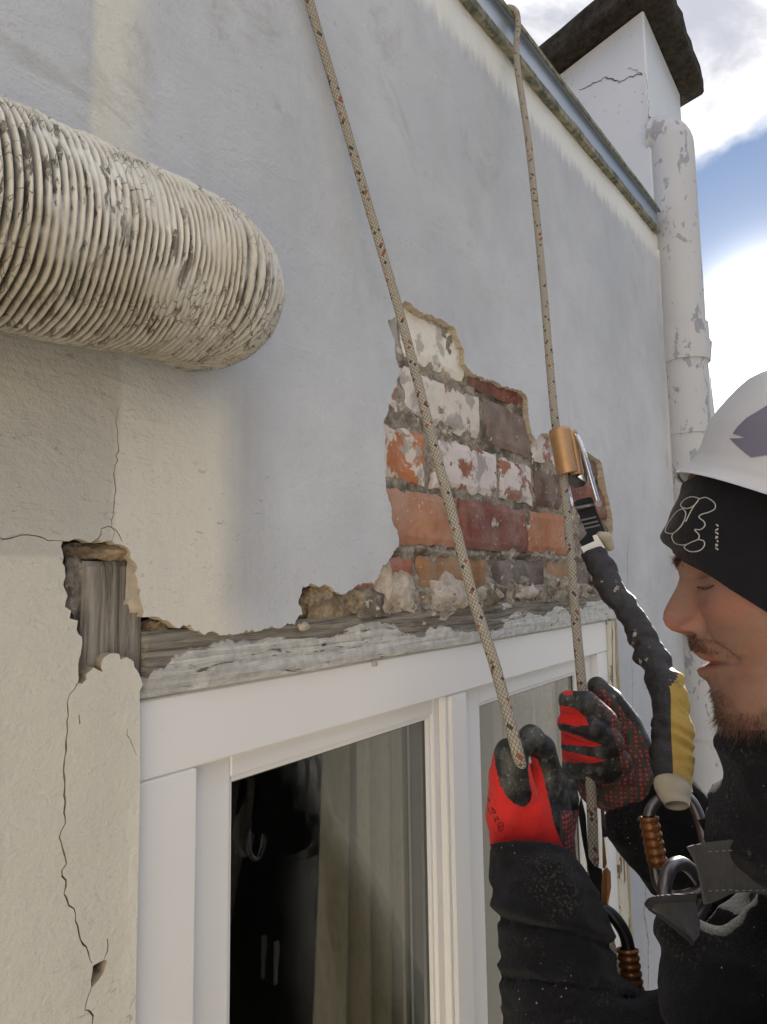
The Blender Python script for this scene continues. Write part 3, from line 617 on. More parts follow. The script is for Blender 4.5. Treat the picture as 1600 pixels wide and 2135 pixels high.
for rw, lst in rows.items():
    for (xa, xb, mt) in lst:
        k += 1; brick(xa, xb, cz[rw][0] + rng.normal() * .001, cz[rw][1] + rng.normal() * .001, mt, rng.normal() * .0012 + (.001 if rw == 1 else 0), rng.normal() * .002, k)
# rubble and lumps
def lump(name, c, rad, mat, seed, sub=3, flat=(1, 1, 1), rough=.34, label=None):
    import bmesh
    bm = bmesh.new(); bmesh.ops.create_icosphere(bm, subdivisions=sub, radius=1); v = np.array([q.co[:] for q in bm.verts]); f = [[w_.index for w_ in q.verts] for q in bm.faces]; bm.free()
    d = 1 + rough * fbm(v + seed * 3.1, 1.3, 2) + .16 * fbm(v + seed, 4, 4)
    v = v * d[:, None] * rad * np.array(flat) + np.array(c); return add(name, v, f, mat, H, smooth=sub > 2 and rough < .3, label=label)
for i, (px, py, r_, fl, mt) in enumerate([(832, 1240, .034, (1, .40, .86), 'rubble'), (797, 1222, .022, (.75, .5, 1.7), 'rubble'), (935, 1244, .040, (1.3, .40, .66), 'rubble'), (1015, 1240, .032, (1.6, .36, .5), 'rubble'), (1090, 1232, .034, (1.4, .4, .45), 'rubble'), (1185, 1222, .04, (1.4, .4, .4), 'rubble'), (1240, 1212, .035, (1.2, .4, .45), 'mortar'),
  (682, 1257, .026, (1.5, .42, .92), 'sand'), (735, 1260, .024, (1.3, .45, .8), 'sand'), (655, 1262, .018, (1, .5, 1.1), 'sand'), (325, 1312, .0125, (1.25, .7, .85), 'sand'), (352, 1318, .009, (1, .7, .8), 'sand'), (392, 1325, .009, (1.4, .6, .7), 'sand'),
  (172, 1150, .012, (1.7, .8, .6), 'sand'), (222, 1153, .016, (1.6, .8, .52), 'sand'), (250, 1162, .008, (1, .8, .8), 'sand'), (150, 1205, .011, (.8, .6, 1.9), 'mortar'), (152, 1258, .010, (.8, .6, 1.7), 'mortar'), (150, 1145, .008, (1.2, .8, .6), 'mortar')]):
    q = W(px, py, .012 if px > 420 else .018); lump('rubble_stone', q, r_, mt, i + 1, sub=4, flat=fl)
# chips and dust lying on the lintel edge
cp = []
for i in range(260):
    x_ = rng.uniform(.62, 1.5); r_ = rng.uniform(.0008, .0035) ** 1; c_ = np.array([x_, rng.uniform(-.001, .012), -.0405 + .0015 * rng.random()])
    v = rng.normal(size=(4, 3)); v /= np.linalg.norm(v, axis=1)[:, None]; cp.append((v * r_ * rng.uniform(.6, 1.4, (4, 1)) + c_, [(0, 1, 2), (0, 3, 1), (1, 3, 2), (0, 2, 3)]))
add('plaster_crumbs', *cat_mesh(cp), 'rubble', H, kind='stuff')
for (px, py, r_) in [(634, 1306, .006), (782, 1384, .0045), (905, 1280, .004), (885, 1300, .003)]:
    lump('plaster_chip', W(px, py, -.002), r_, 'rubble', px, 2, (1.3, .5, .8), .35)
# ---------------- lintel and post
def timber(name, x0, x1, z0, z1, y, mat, alongx, seed, fn=None):
    st = .0022; nx = int((x1 - x0) / (st * (2 if alongx else 1))); nz = int((z1 - z0) / (st * (1 if alongx else 2)))
    X, Z = np.meshgrid(np.linspace(x0, x1, nx), np.linspace(z0, z1, nz), indexing='ij')
    p = np.stack([X * (6 if alongx else 90), np.full_like(X, seed), Z * (90 if alongx else 6)], -1)
    Y = y - fbm(p, 1., 4) * .0013 - fbm(np.stack([X, X * 0 + seed, Z], -1), 9, 2) * .0015
    if fn: Y = fn(X, Y, Z)
    e = (np.minimum(np.minimum(X - x0, x1 - X), np.minimum(Z - z0, z1 - Z)) < .0005); Y = Y + e * .003
    v = np.stack([X, Y, Z], -1).reshape(-1, 3); f = grid_faces(nx, nz).tolist()
    per = [i * nz for i in range(nx)] + [(nx - 1) * nz + j for j in range(1, nz)] + [i * nz + nz - 1 for i in range(nx - 2, -1, -1)] + [j for j in range(nz - 2, 0, -1)]
    bk = v[per].copy(); bk[:, 1] = y + .075; n0 = len(v); m_ = len(per)
    f += [(per[i], n0 + i, n0 + (i + 1) % m_, per[(i + 1) % m_]) for i in range(m_)]
    return add(name, np.vstack([v, bk]), f, mat, H)
timber('lintel_beam', .3285, 1.542, -.0975, -.0415, .003, 'wood_lintel', True, 4, lambda X, Y, Z: Y - .004 * np.clip((X - .7) / .8, 0, 1))
q0 = W(165, 1300, .012)[0]; q1 = W(296, 1300, .012)[0]
def notch(X, Y, Z): return Y + .0
timber('post', q0 + .001, q1 - .0015, -.165, W(200, 1170, .012)[2], .0075, 'wood_post', False, 8)
# ---------------- window
YF = .011; YS = .028; YG = .040
def px_x(px, y, py=1700): return W(px, py, y)[0]
hz = -.1665
zt = -.100
fr_v = cat_mesh([box(.3275, .3915, YF, .085, -1.55, hz - .0006, .002), box(.3275, 1.5, YF - .0008, .085, hz, zt + .001, .002), box(px_x(947, YF), px_x(982, YF), YF + .001, .085, -1.5, hz - .0006, .003), box(1.44, 1.5, YF, .085, -1.55, hz - .0006, .002), box(.3275, 1.5, YF - .03, .085, -1.6, -1.551, .002)])
WIN = add('window', *fr_v, 'upvc', H)
def sash(xl, xr_, zt_, gl, gr, gt):
    o = add('sash', *cat_mesh([box(xl, gl, YS, .075, -1.54, zt_, .002), box(gr, xr_, YS, .075, -1.54, zt_, .002), box(gl, gr, YS + .0006, .075, gt, zt_, .002), box(gl, gr, YS + .0006, .075, -1.54, -1.48, .002),
        box(gl - .001, gl + .006, YS + .005, YG + .004, -1.48, gt, .001), box(gr - .006, gr + .001, YS + .005, YG + .004, -1.48, gt, .001), box(gl + .006, gr - .006, YS + .005, YG + .004, gt - .006, gt + .001, .001)]), 'upvc', WIN)
    add('glass_pane', *box(gl + .002, gr - .002, YG, YG + .004, -1.478, gt - .002), 'glass', WIN)
    add('glass_pane', *box(gl + .002, gr - .002, YG + .018, YG + .022, -1.478, gt - .002), 'glass', WIN)
    add('gasket', *cat_mesh([box(gl + .0055, gl + .008, YG - .0015, YG + .024, -1.478, gt - .0055), box(gr - .008, gr - .0055, YG - .0015, YG + .024, -1.478, gt - .0055), box(gl + .008, gr - .008, YG - .0015, YG + .024, gt - .0085, gt - .006)]), 'gasket', WIN)
mL = px_x(947, YF); mR = px_x(982, YF)
sash(.3925, mL - .001, hz - .001, px_x(474, YG) - .006, px_x(889, YG) + .004, W(475, 1628, YG)[2] + .006)
sash(mR + .001, 1.439, hz - .001, px_x(997, YG) - .006, px_x(1207, YG), W(997, 1470, YG)[2] + .006)
add('sash_bead', *cat_mesh([box(mL - .008, mL - .001, YF + .006, YS, -1.54, hz - .002, .001)]), 'upvc', WIN)
# weathered timber casing at the right of the window
timber('window_casing', 1.501, 1.5435, -1.6, -.0995, .004, 'casing', False, 11)
# room behind the glass, curtain and added strips
Rm = add('room', *cat_mesh([box(.1, 2.2, 2.4, 2.45, -1.8, .3), box(.05, .1, .31, 2.4, -1.8, .3), box(2.2, 2.25, .31, 2.4, -1.8, .3), box(.1, 2.2, .31, 2.4, .3, .35), box(.1, 2.2, .31, 2.4, -1.85, -1.8)]), 'room', H)
def drape(name, x0, x1, y, mat, folds, amp, seed, slant=0., bot=-1.5):
    n = int(folds * 14); X = np.linspace(0, 1, n); Z = np.linspace(-.13, bot, 12); XX, ZZ = np.meshgrid(X, Z, indexing='ij')
    yy = y + amp * np.sin(XX * folds * 2 * np.pi + .8 * np.sin(XX * 9 + seed)) * (.75 + .25 * ZZ / -1.5) + .01 * np.sin(XX * 5 + ZZ * 3)
    xx = x0 + XX * (x1 - x0) + slant * (ZZ + .13) * (1 - XX)
    return add(name, np.stack([xx, yy, ZZ], -1), grid_faces(n, 12), mat, H, smooth=True)
drape('curtain', .675, 1.02, .108, 'curtain', 7.5, .021, 1, .07)
drape('curtain', 1.50, 1.62, .20, 'curtain', 3, .016, 4)
bx = 1.02  # strips added to give the right pane its mirrored upright stripes
while bx < 2.05:
    bwid = rng.uniform(.010, .034); yb_ = rng.uniform(.10, .14)
    add('pane_strip', *box(bx, bx + bwid, yb_, yb_ + .004, -1.45, -.15, .001), 'strips' if rng.random() < .6 else 'curtain', H); bx += bwid + rng.uniform(.010, .055)

# ---------------- coping and drip edge
def edgebar(name, ya, yb, za, zb, mat, seg=40, wob=0., x0=-1.6, x1=2.096):
    X = np.linspace(x0, x1, seg); rows_ = []
    for (yy, zz) in ((ya, za), (ya, zb), (yb, zb), (yb, za)):
        p = np.stack([X, np.full_like(X, yy), np.full_like(X, zz)], 1); rows_.append(np.stack([X, yy + wob * vn(p, 20), topz(X) + zz + wob * vn(p + 4, 24)], 1))
    v = np.stack(rows_, 1).reshape(-1, 3); f = grid_faces(seg, 4, False, True).tolist() + [[0, 1, 2, 3], [(seg - 1) * 4 + i for i in (3, 2, 1, 0)]]
    return add(name, v, f, mat, H)
edgebar('coping_strip', -.010, .02, .012, .062, 'coping', 12)
edgebar('coping_strip', -.018, .10, .0635, .073, 'coping', 12)
edgebar('drip_edge', -.014, -.0002, -.004, .012, 'drip', 160, .0014)
edgebar('drip_edge', -.021, -.0185, .060, .070, 'drip', 160, .001)
v, f = box(-1.6, 2.6, .10, 3.2, 0, .05); v[:, 2] += topz(v[:, 0]) - .02 - .06 * (v[:, 1] > 1); add('roof', v, f, 'roof', H)
# ---------------- chimney at the end of the wall
cx0 = W(1341, 20, .004)[0]; czt = W(1341, 18, .004)[2]
shear = lambda v: v + np.stack([np.maximum(v[:, 1], -.1) * .30, v[:, 1] * 0, v[:, 1] * 0], 1)
vch, fch = box(cx0, 2.615, .003, .50, .98, czt, .006); ch = add('chimney', shear(vch), fch, 'chim', H)
cv_, cf_ = box(cx0 - .085, 2.70, -.075, .60, czt + .001, czt + .092, .008)
import bmesh
bm = bmesh.new(); bv = [bm.verts.new(q) for q in cv_]; [bm.faces.new([bv[i] for i in q]) for q in cf_]; bmesh.ops.subdivide_edges(bm, edges=bm.edges[:], cuts=12, use_grid_fill=True); bm.verts.index_update()
cvv = np.array([q.co[:] for q in bm.verts]); cff = [[w_.index for w_ in q.verts] for q in bm.faces]; bm.free(); cvv += (fbm(cvv, 14, 4) * .0065)[:, None] * np.array([1, 1, .6])
add('chimney_cap', shear(cvv), cff, 'cap', ch, smooth=False)
# cracks of the chimney: thin recessed-looking ribbons standing in the render
def ribbon(pts3, w_, nrm, seed):
    pts = np.array(pts3); o = []; r = np.random.default_rng(seed)
    for a, b in zip(pts[:-1], pts[1:]):
        n = max(2, int(np.linalg.norm(b - a) / .008))
        for i in range(n): o.append(a + (b - a) * i / n + r.normal(size=3) * .0028 * (1 - abs(np.array(nrm))))
    o.append(pts[-1]); o = np.array(o); t = np.gradient(o, axis=0); t /= np.linalg.norm(t, axis=1)[:, None]; s_ = np.cross(t, nrm); w2 = w_ * (.4 + r.random(len(o)) * .8)[:, None]
    v = np.concatenate([o - s_ * w2, o + s_ * w2]); n = len(o); return v, [(i, i + 1, n + i + 1, n + i) for i in range(n - 1)]
def onx(px, py):
    d = ray(px, py); t = (cx0 - .0012 + .30 * -.0 - .30 * .5 * -1 * 0 - .30 * (-CAMP[1]) * 1) / (d[0] - .30 * d[1]); return CAMP + d * t
pA = [onx(*q) for q in [(1205, 188), (1225, 180), (1245, 172), (1263, 160), (1280, 166), (1300, 168), (1318, 158), (1332, 153), (1340, 155)]]
add('crack', *ribbon(pA, .0022, (1, 0, 0), 3), 'chimcrack', ch)
pB = [W(*q, .0014) for q in [(1345, 155), (1349, 165), (1350, 190), (1354, 225), (1352, 238), (1362, 255), (1372, 275)]]
add('crack', *ribbon(pB, .0032, (0, 1, 0), 4), 'chimcrack', ch)
pC = [onx(*q) for q in [(1312, 140), (1330, 146), (1340, 154)]]; add('crack', *ribbon(pC, .0010, (1, 0, 0), 6), 'chimcrack', ch)
# ---------------- drainpipe down the corner
DP = thing('drainpipe', 'thick off-white drainpipe with flaking paint running down the corner below the chimney', 'pipe', (2.33, -.03, -3))
pz_top = W(1400, 285, -.04)[2]; pcx = W(1418, 600, -.045)[0]
zz = np.r_[np.linspace(-3, pz_top - .07, 60)]
cpts = [(pcx, -.045, z_) for z_ in zz] + [(pcx, -.045 + .06 * (1 - math.cos(a)), pz_top - .07 + .06 * math.sin(a)) for a in np.linspace(.15, 1.5, 8)]
add('pipe', *sweep(cpts, .068, 40, up=(1, 0, 0)), 'pipe', DP, smooth=True)
zj = W(1430, 690, -.045)[2]
add('socket_collar', *sweep([(pcx, -.045, zj - .12), (pcx, -.045, zj - .001), (pcx, -.045, zj + .0)], [.075, .075, .070], 40, up=(1, 0, 0)), 'pipe', DP, smooth=False)
for dz in (-.35, -1.25): add('bracket', *cat_mesh([sweep([(pcx, -.045, zj + dz), (pcx, -.045, zj + dz + .03)], [.0715, .0715], 40, up=(1, 0, 0)), box(pcx - .012, pcx + .012, -.02, .002, zj + dz, zj + dz + .03)]), 'pipe', DP)
# a curled flake of render standing off the corner
fl = [W(*q, .0) for q in [(1474, 684), (1482, 708), (1486, 712), (1484, 745), (1479, 752), (1480, 716)]]
fl = np.array(fl); add('render_flake', np.vstack([fl, fl + [0, .006, 0]]), [tuple(range(6))[::-1], tuple(range(6, 12))] + [(i, (i + 1) % 6, 6 + (i + 1) % 6, 6 + i) for i in range(6)], 'edge', H)
# ================================================================== ventilation duct
r0 = .066; ya = -.066; xe = .358; rb = .042; zc = .2345
pts = [(x_, ya, 0) for x_ in np.arange(-.55, xe - rb, .0007)]
na = int(rb * math.pi / 2 / .0007 * 1.25)
pts += [(xe - rb + rb * math.sin(a), ya + rb * (1 - math.cos(a)), 0) for a in np.linspace(0, math.pi / 2, na)]
pts += [(xe, y_, 0) for y_ in np.arange(ya + rb + .0009, .012, .0009)]
C_ = np.array(pts); C_[:, 2] = zc + .09 * (C_[:, 0] - .2) ; S_ = np.r_[0, np.cumsum(np.linalg.norm(np.diff(C_, axis=0), axis=1))]
nr_ = 190; v, f = sweep(C_, 1., nr_, up=(0, 0, 1), cap=False)
v = v.reshape(len(C_), nr_, 3); dirn = v - C_[:, None]
TH = np.linspace(0, 2 * np.pi, nr_, endpoint=False)
pitch = .0058 - .0014 * np.clip((S_ - .6) / .3, 0, 1)
ph = np.cumsum(np.r_[0, np.diff(S_)] / pitch)[:, None] + TH[None] / (2 * np.pi) + .55 * vn(C_[:, None] * np.array([1, 1, 1]) + dirn * .066, 13) + .22 * vn(C_[:, None] + dirn * .066, 34)
prof = np.sin(ph * 2 * np.pi); prof = np.sign(prof) * np.abs(prof) ** .75
pp = C_[:, None] + dirn * r0
fill = np.clip((fbm(pp, 22, 4) - .24) * 3.2, 0, 1)
amp = .0028 * (1 - .85 * fill) * (1 + .35 * vn(pp, 60))
bend = np.clip((S_ - (.55 + xe - rb)) / (rb * 1.57 + .03), 0, 1)[:, None]
rad = r0 - .014 * bend + amp * prof + fbm(pp, 9, 4) * .0030 + fill * .0012 + vn(pp * np.array([3, 1, 1]), 190) * .00035
rad += .0045 * np.exp(-((pp[..., 0] - .185) ** 2 + (pp[..., 2] - .188) ** 2) / .010 ** 2) * (dirn[..., 1] < 0)
V = C_[:, None] + dirn * rad[..., None]
DU = add('ventilation_duct', V, np.array(f) if isinstance(f, list) and len(f[0]) == 4 else f, 'duct', None, smooth=True, org=(0, -.1, zc),
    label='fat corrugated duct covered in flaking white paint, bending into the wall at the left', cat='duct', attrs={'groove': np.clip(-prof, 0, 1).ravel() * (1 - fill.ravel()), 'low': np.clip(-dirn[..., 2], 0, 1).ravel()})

# ================================================================== bag added out of view to make the dark shape mirrored in the window
KB = thing('reflection_bag', 'unseen dark bag with clips, added for the dark reflection in the left window pane', 'bag', (1.22, -.62, -1.6))
kv, kf = nets([[((1.02, -.58, -.52), .13), ((1.10, -.62, -1.0), .20)], [((1.10, -.58, -.45), .09), ((1.35, -.62, -.95), .18)], [((1.38, -.62, -1.1), .22), ((1.05, -.62, -1.3), .22)]], .014, .03, lambda p: fbm(p, 9, 3) * .012)
add('bag_body', kv, kf, 'bagcloth', KB, smooth=True)
for i, (bx_, by_, bz_) in enumerate([(.98, -.455, -.44), (1.04, -.46, -.47), (1.10, -.455, -.43), (.94, -.46, -.50)]):
    lp = [(bx_ + .022 * math.cos(a), by_, bz_ + .05 * math.sin(a)) for a in np.linspace(0, 2 * np.pi, 24, endpoint=False)]
    add('gear_clip', *sweep(lp, .0055, 10, closed=True), 'steel', KB, smooth=True)
add('paper_tag', *box(.98, 1.04, -.452, -.448, -.80, -.72), 'tag', KB)
# ================================================================== ropes
def rope(name, pix, label, rad=.0056, tail3=None, head3=None, strands=8):
    pts = [P(*q) for q in pix]
    if head3: pts = [np.array(q, float) for q in head3] + pts
    if tail3: pts = pts + [np.array(q, float) for q in tail3]
    L = np.linalg.norm(np.diff(np.array(pts), axis=0), axis=1).sum(); n = int(L / .0025)
    c, s_ = spline(pts, n); nr = 14; v, f = sweep(c, rad, nr, cap=False); f = np.array(f)
    q = f // nr; col = f % nr; uu = np.stack([np.stack([(col[:, k] / nr), s_[q[:, k]] / .0052], -1) for k in range(4)], 1)
    wrap = (col.max(1) - col.min(1)) > 2; uu[..., 0] = np.where(wrap[:, None] & (col == 0), 1., uu[..., 0])
    return add(name, v, f, 'rope', None, smooth=True, uv=uu.reshape(-1, 2), org=c[len(c) // 2], label=label, cat='rope', group='static work ropes hanging down the wall')
def zwall(px, py, off=.012): q = W(px, py, -off); return float(-((q - CAMP) @ CAMR)[2])
rope('rope', [(592, -210, zwall(592, -210)), (645, 0, zwall(645, 0, .01) - .00), (712, 230, .80), (775, 450, .80), (832, 645, .79), (880, 830, .755), (908, 940, .735), (945, 1080, .71), (985, 1240, .68), (1030, 1380, .645), (1058, 1485, .615), (1076, 1555, .600), (1084, 1588, .606), (1092, 1625, .626), (1105, 1700, .645), (1150, 1790, .70)],
     'braided beige rope nearer the duct, crossing the bare bricks into the near glove', head3=[(.30, .4, 1.0), (.42, .05, 1.004), (.45, -.024, .992)], tail3=[(.66, -.22, -.55), (.63, -.25, -1.2), (.62, -.24, -2.6)])
rope('rope', [(1078, 125, 1.185), (1103, 300, 1.10), (1130, 560, 1.0), (1155, 850, .915), (1173, 980, .88), (1190, 1150, .83), (1200, 1280, .795), (1211, 1400, .76), (1222, 1520, .738), (1233, 1650, .715), (1238, 1790, .70), (1240, 1850, .70)],
     'braided beige rope coming over the zinc coping, through the orange clamp, to the far glove', head3=[(1.0, .5, 1.06), (1.035, .06, 1.060), (1.051, -.005, 1.061), (1.057, -.025, 1.050), (1.062, -.028, 1.025)], tail3=[(.70, -.26, -.50), (.68, -.27, -1.3), (.66, -.27, -2.6)])
# ================================================================== person
PR = thing('person', 'worker on ropes in black fleece, white helmet and red gloves looking at the wall', 'person', (.66, -.46, -1.75))
rr_ = ray(1470, 1250); rh = np.array([rr_[0], rr_[1], 0]); rh /= np.linalg.norm(rh)
HF = np.array([-rh[1], rh[0], 0.]); HS = rh; ZH = .53
H0 = P(1418, 1203, ZH)
TL = R_(14.4); HW = HF * math.sin(TL) + np.array([0, 0, 1]) * math.cos(TL); HU = HF * math.cos(TL) - np.array([0, 0, 1]) * math.sin(TL)
def onmid(px, py):
    d = ray(px, py); t = ((H0 - CAMP) @ HS) / (d @ HS); q = CAMP + d * t - H0; return q @ HU, q @ HW
prof_px = [(1416, 1120), (1412, 1140), (1409, 1154), (1411, 1168), (1412, 1182), (1418, 1203), (1411, 1224), (1403, 1239), (1394, 1255), (1388, 1267), (1384, 1278), (1383, 1291), (1388, 1304), (1401, 1315), (1420, 1321), (1434, 1328), (1438, 1343), (1443, 1357), (1456, 1369), (1474, 1380), (1470, 1386), (1460, 1389), (1453, 1397), (1458, 1409), (1474, 1420), (1481, 1433), (1485, 1447), (1491, 1461), (1493, 1480), (1500, 1500), (1514, 1518)]
pr = np.array([onmid(*q) for q in prof_px])
o_ = np.argsort(pr[:, 1]); pr = pr[o_]
wmin = pr[0, 1]; wmax = pr[-1, 1]
print('head w range', wmin, wmax, 'u', pr[:, 0].min(), pr[:, 0].max(), 'unit', np.linalg.norm(P(1418, 1203, ZH) - P(1418, 1303, ZH)))
K = -wmin / .128                                          # scale of the skull tables to the traced face
NS = 400
wl = np.r_[np.linspace(-.26, wmin, 40)[:-1], np.linspace(wmin, .02 * K, 220), np.linspace(.02 * K, .1155 * K, 42)[1:]]
wn_ = wl / K
T_hw = np.interp(wn_, [-.26, -.20, -.165, -.14, -.128, -.118, -.10, -.08, -.05, -.02, .02, .05, .08, .098, .108, .113, .1156], [.075, .060, .056, .052, .045, .047, .054, .061, .067, .072, .076, .075, .064, .048, .032, .019, .001]) * K
T_ub = np.interp(wn_, [-.26, -.20, -.14, -.10, -.06, 0, .04, .08, .1, .113, .1156], [-.185, -.175, -.165, -.165, -.178, -.192, -.19, -.168, -.140, -.108, -.09]) * K
uf_neck = np.interp(wn_, [-.26, -.20, -.165, -.14, -.1285], [-.03, -.048, -.060, -.055, -.024]) * K
uf_tr = np.interp(wl, pr[:, 1], pr[:, 0])
up0 = pr[-1, 0]
uf_top = np.interp(wn_, [.02, .05, .08, .1, .113, .1156], [0, -.006, -.028, -.055, -.08, -.09]) * K + up0 * np.clip((.1156 - wn_) / .09, 0, 1)
uf = np.where(wl < wmin, uf_neck, np.where(wl > wmax, uf_top, uf_tr))
# face surface without nose and lips
fbase = np.interp(wn_, [-.26, -.20, -.165, -.14, -.128, -.115, -.10, -.085, -.07, -.05, -.03, 0, .02, .05, .08, .1, .113, .1156], [-.03, -.048, -.060, -.055, -.022, -.010, -.010, -.018, -.020, -.013, -.008, -.004, -.001, -.006, -.028, -.055, -.08, -.09]) * K
def uat(px, py): return onmid(px, py)[0]
fbase = np.where(wl > wmin, np.minimum(fbase + np.interp(wn_, [-.128, 0, .05], [uat(1500, 1500) + .012 * K, 0, up0]), uf), fbase)
fbase = np.where(wl < wmin, uf, fbase)
TH = np.linspace(-np.pi, np.pi, NS, endpoint=False)
hl = (fbase - T_ub) / 2; uc = (fbase + T_ub) / 2
ct = np.cos(TH)[None]; sn = np.sin(TH)[None]
e_ = np.where(ct > 0, .86, 1.)
U_ = uc[:, None] + hl[:, None] * np.sign(ct) * np.abs(ct) ** e_; S_h = T_hw[:, None] * np.sign(sn) * np.abs(sn) ** .93
Wg = np.repeat(wl[:, None], NS, 1); wk = Wg / K; sk = S_h / K; ask = np.abs(sk); front = np.clip(ct * 3, 0, 1)
N_ = (uf - fbase)[:, None]
sig = np.interp(wn_, [-.128, -.09, -.075, -.058, -.047, -.042, -.036, -.02, -.005, .01, .03], [.026, .022, .022, .024, .017, .0135, .0120, .0092, .0078, .010, .03])[:, None]
pw = np.interp(wn_, [-.05, -.036, -.01, 0], [2, 2.6, 2.2, 2])[:, None]
D = N_ * np.exp(-(ask / sig) ** pw)
g2_ = lambda s0, w0, ss, sw: np.exp(-((ask - s0) / ss) ** 2 - ((wk - w0) / sw) ** 2)
D += K * (-.0125 * g2_(.030, -.008, .014, .012) + .0075 * g2_(.031, -.010, .0105, .0085) + .0050 * g2_(.026, .012, .020, .006) - .003 * g2_(.030, -.003, .013, .002) - .0022 * g2_(.031, -.013, .011, .0018))
D += K * (.004 * g2_(.048, -.032, .018, .014) - .0035 * g2_(.045, -.062, .014, .018) + .0085 * g2_(.0140, -.0405, .0045, .0055) - .0035 * g2_(.0205, -.041, .003, .008) - .010 * g2_(.0085, -.0478, .0046, .0026) - .004 * g2_(.0215, -.038, .0022, .007) + .002 * g2_(.022, -.052, .008, .01))
fl_ = np.clip((wk + .042) / -.032, 0, 1); D -= K * .0022 * np.exp(-((ask - (.0205 + .014 * fl_)) / .0028) ** 2) * np.clip((wk + .078) / .006, 0, 1) * np.clip((-.038 - wk) / .005, 0, 1); D -= K * .0012 * np.exp(-((wk + .0235 - .12 * (ask - .03)) / .0016) ** 2) * np.exp(-((ask - .03) / .011) ** 4)
D -= K * .0035 * np.exp(-((wk - (onmid(1472, 1383)[1] / K)) / .0016) ** 2) * np.exp(-(ask / .024) ** 4)
U_ = U_ + D * front
headP = H0 + U_[..., None] * HU + Wg[..., None] * HW + S_h[..., None] * HS
stub = np.clip(np.interp(wn_, [-.14, -.125, -.09, -.075, -.055, -.047, -.043], [.5, .9, .75, .45, .55, .5, 0])[:, None] * np.ones_like(U_), 0, 1)
stub *= np.clip(1 - np.exp(-((wk + .066) / .007) ** 2 - (ask / .020) ** 2) * 1.3, 0, 1)
cheek = np.clip((ask - .030) / .02, 0, 1); stub *= 1 - cheek * np.clip((wk + .118) / .022, 0, 1); stub *= np.clip(front * 1.2 + .2, 0, 1) * np.clip((wk + .17) / .03, 0, 1)
stub *= .45 + .55 * np.clip(.5 + fbm(headP, 120, 2), 0, 1)
stub = np.clip(stub + 1.0 * g2_(.028, .0145, .019, .0032) + .7 * g2_(.032, -.0135, .013, .0014), 0, 1)
ruddy = np.clip(.7 * g2_(0, -.04, .018, .010) + .35 * g2_(.045, -.03, .018, .016) + 1.2 * np.exp(-((wk + .0735) / .0055) ** 2 - (ask / .020) ** 4) + .9 * np.exp(-((wk + .0615) / .003) ** 2 - (ask / .022) ** 4), 0, 1)
hv = headP.reshape(-1, 3); hf = grid_faces(len(wl), NS, False, True)
HV = hv; HFc = hf
HT = BVHTree.FromPolygons(hv.tolist(), hf.tolist())
# skeleton of the clothed body, used for body and clothes
def PP(px, py, z, r): return (P(px, py, z), r)
neck = H0 + HU * -.105 * K + HW * -.20 * K
TC = np.array([.665, -.475, -.50])
shL = np.array([.475, -.50, -.30]); shR = np.array([.865, -.49, -.30])
elL = P(1290, 2560, .455); wrL = P(1117, 1800, .618); elR = P(1540, 1990, .80); wrR = P(1372, 1682, .742)
torso = [[(TC + [0.02, 0, .17], .105), (TC + [0, 0, -.05], .13), (TC + [0, -.03, -.30], .125)], [(shL + [.03, 0, -.02], .075), (shR + [-.03, 0, -.02], .075)], [(TC + [-.08, 0, .08], .10), (TC + [-.06, -.02, -.28], .10)], [(TC + [.08, 0, .08], .10), (TC + [.06, -.02, -.28], .10)]]
armL = [[(shL, .068), (elL, .055)], [(elL, .055), (wrL, .040)]]
armR = [[(shR, .068), (elR, .052)], [(elR, .052), (wrR, .034)]]
hip = TC + np.array([0, -.05, -.38])
legs = []
for s_ in (-1, 1):
    h_ = hip + [s_ * .09, 0, 0]; kn_ = hip + [s_ * .15, .30, -.30]; an_ = np.array([.66 + s_ * .17, -.13, -1.42]); legs.append([(h_, .095), (kn_, .062)]); legs.append([(kn_, .062), (an_, .045)])
shrink = lambda chs, d: [[(p, max(.01, r - d)) for p, r in c] for c in chs]
bv_, bf_ = nets(shrink(torso + armL + armR + legs, .018) + [[(neck + [0, 0, -.04], .052), (TC + [0, 0, .16], .07)]], .012, .02)
nb = len(bv_)
BODY = add('body', np.vstack([bv_, hv]), np.vstack([bf_, hf + nb]), 'skin', PR, smooth=True, attrs={'stubble': np.r_[np.zeros(nb), stub.ravel()], 'ruddy': np.r_[np.zeros(nb), ruddy.ravel()]})
# eyes under the lids, ears
def ell(c, ax, n=16, m_=12):
    th = np.linspace(0, 2 * np.pi, n, endpoint=False); ph = np.linspace(.02, np.pi - .02, m_); A, B = np.meshgrid(ph, th, indexing='ij')
    q = np.stack([np.sin(A) * np.cos(B), np.sin(A) * np.sin(B), np.cos(A)], -1); v = np.array(c) + q[..., :1] * ax[0] + q[..., 1:2] * ax[1] + q[..., 2:] * ax[2]
    return v.reshape(-1, 3), grid_faces(m_, n, False, True)[:, ::-1].tolist() + [list(range(n)), list(range((m_ - 1) * n, m_ * n))[::-1]]
def surf(w_, th_):
    i = np.argmin(abs(wl - w_ * K)); j = int((th_ + np.pi) / (2 * np.pi) * NS) % NS; p = headP[i, j]; q = headP[min(i + 4, len(wl) - 1), j]; r = headP[i, (j + 4) % NS]
    n = np.cross(r - p, q - p); n /= np.linalg.norm(n) + 1e-9
    c = H0 + uc[i] * HU + wl[i] * HW
    if n @ (p - c) < 0: n = -n
    return p, n
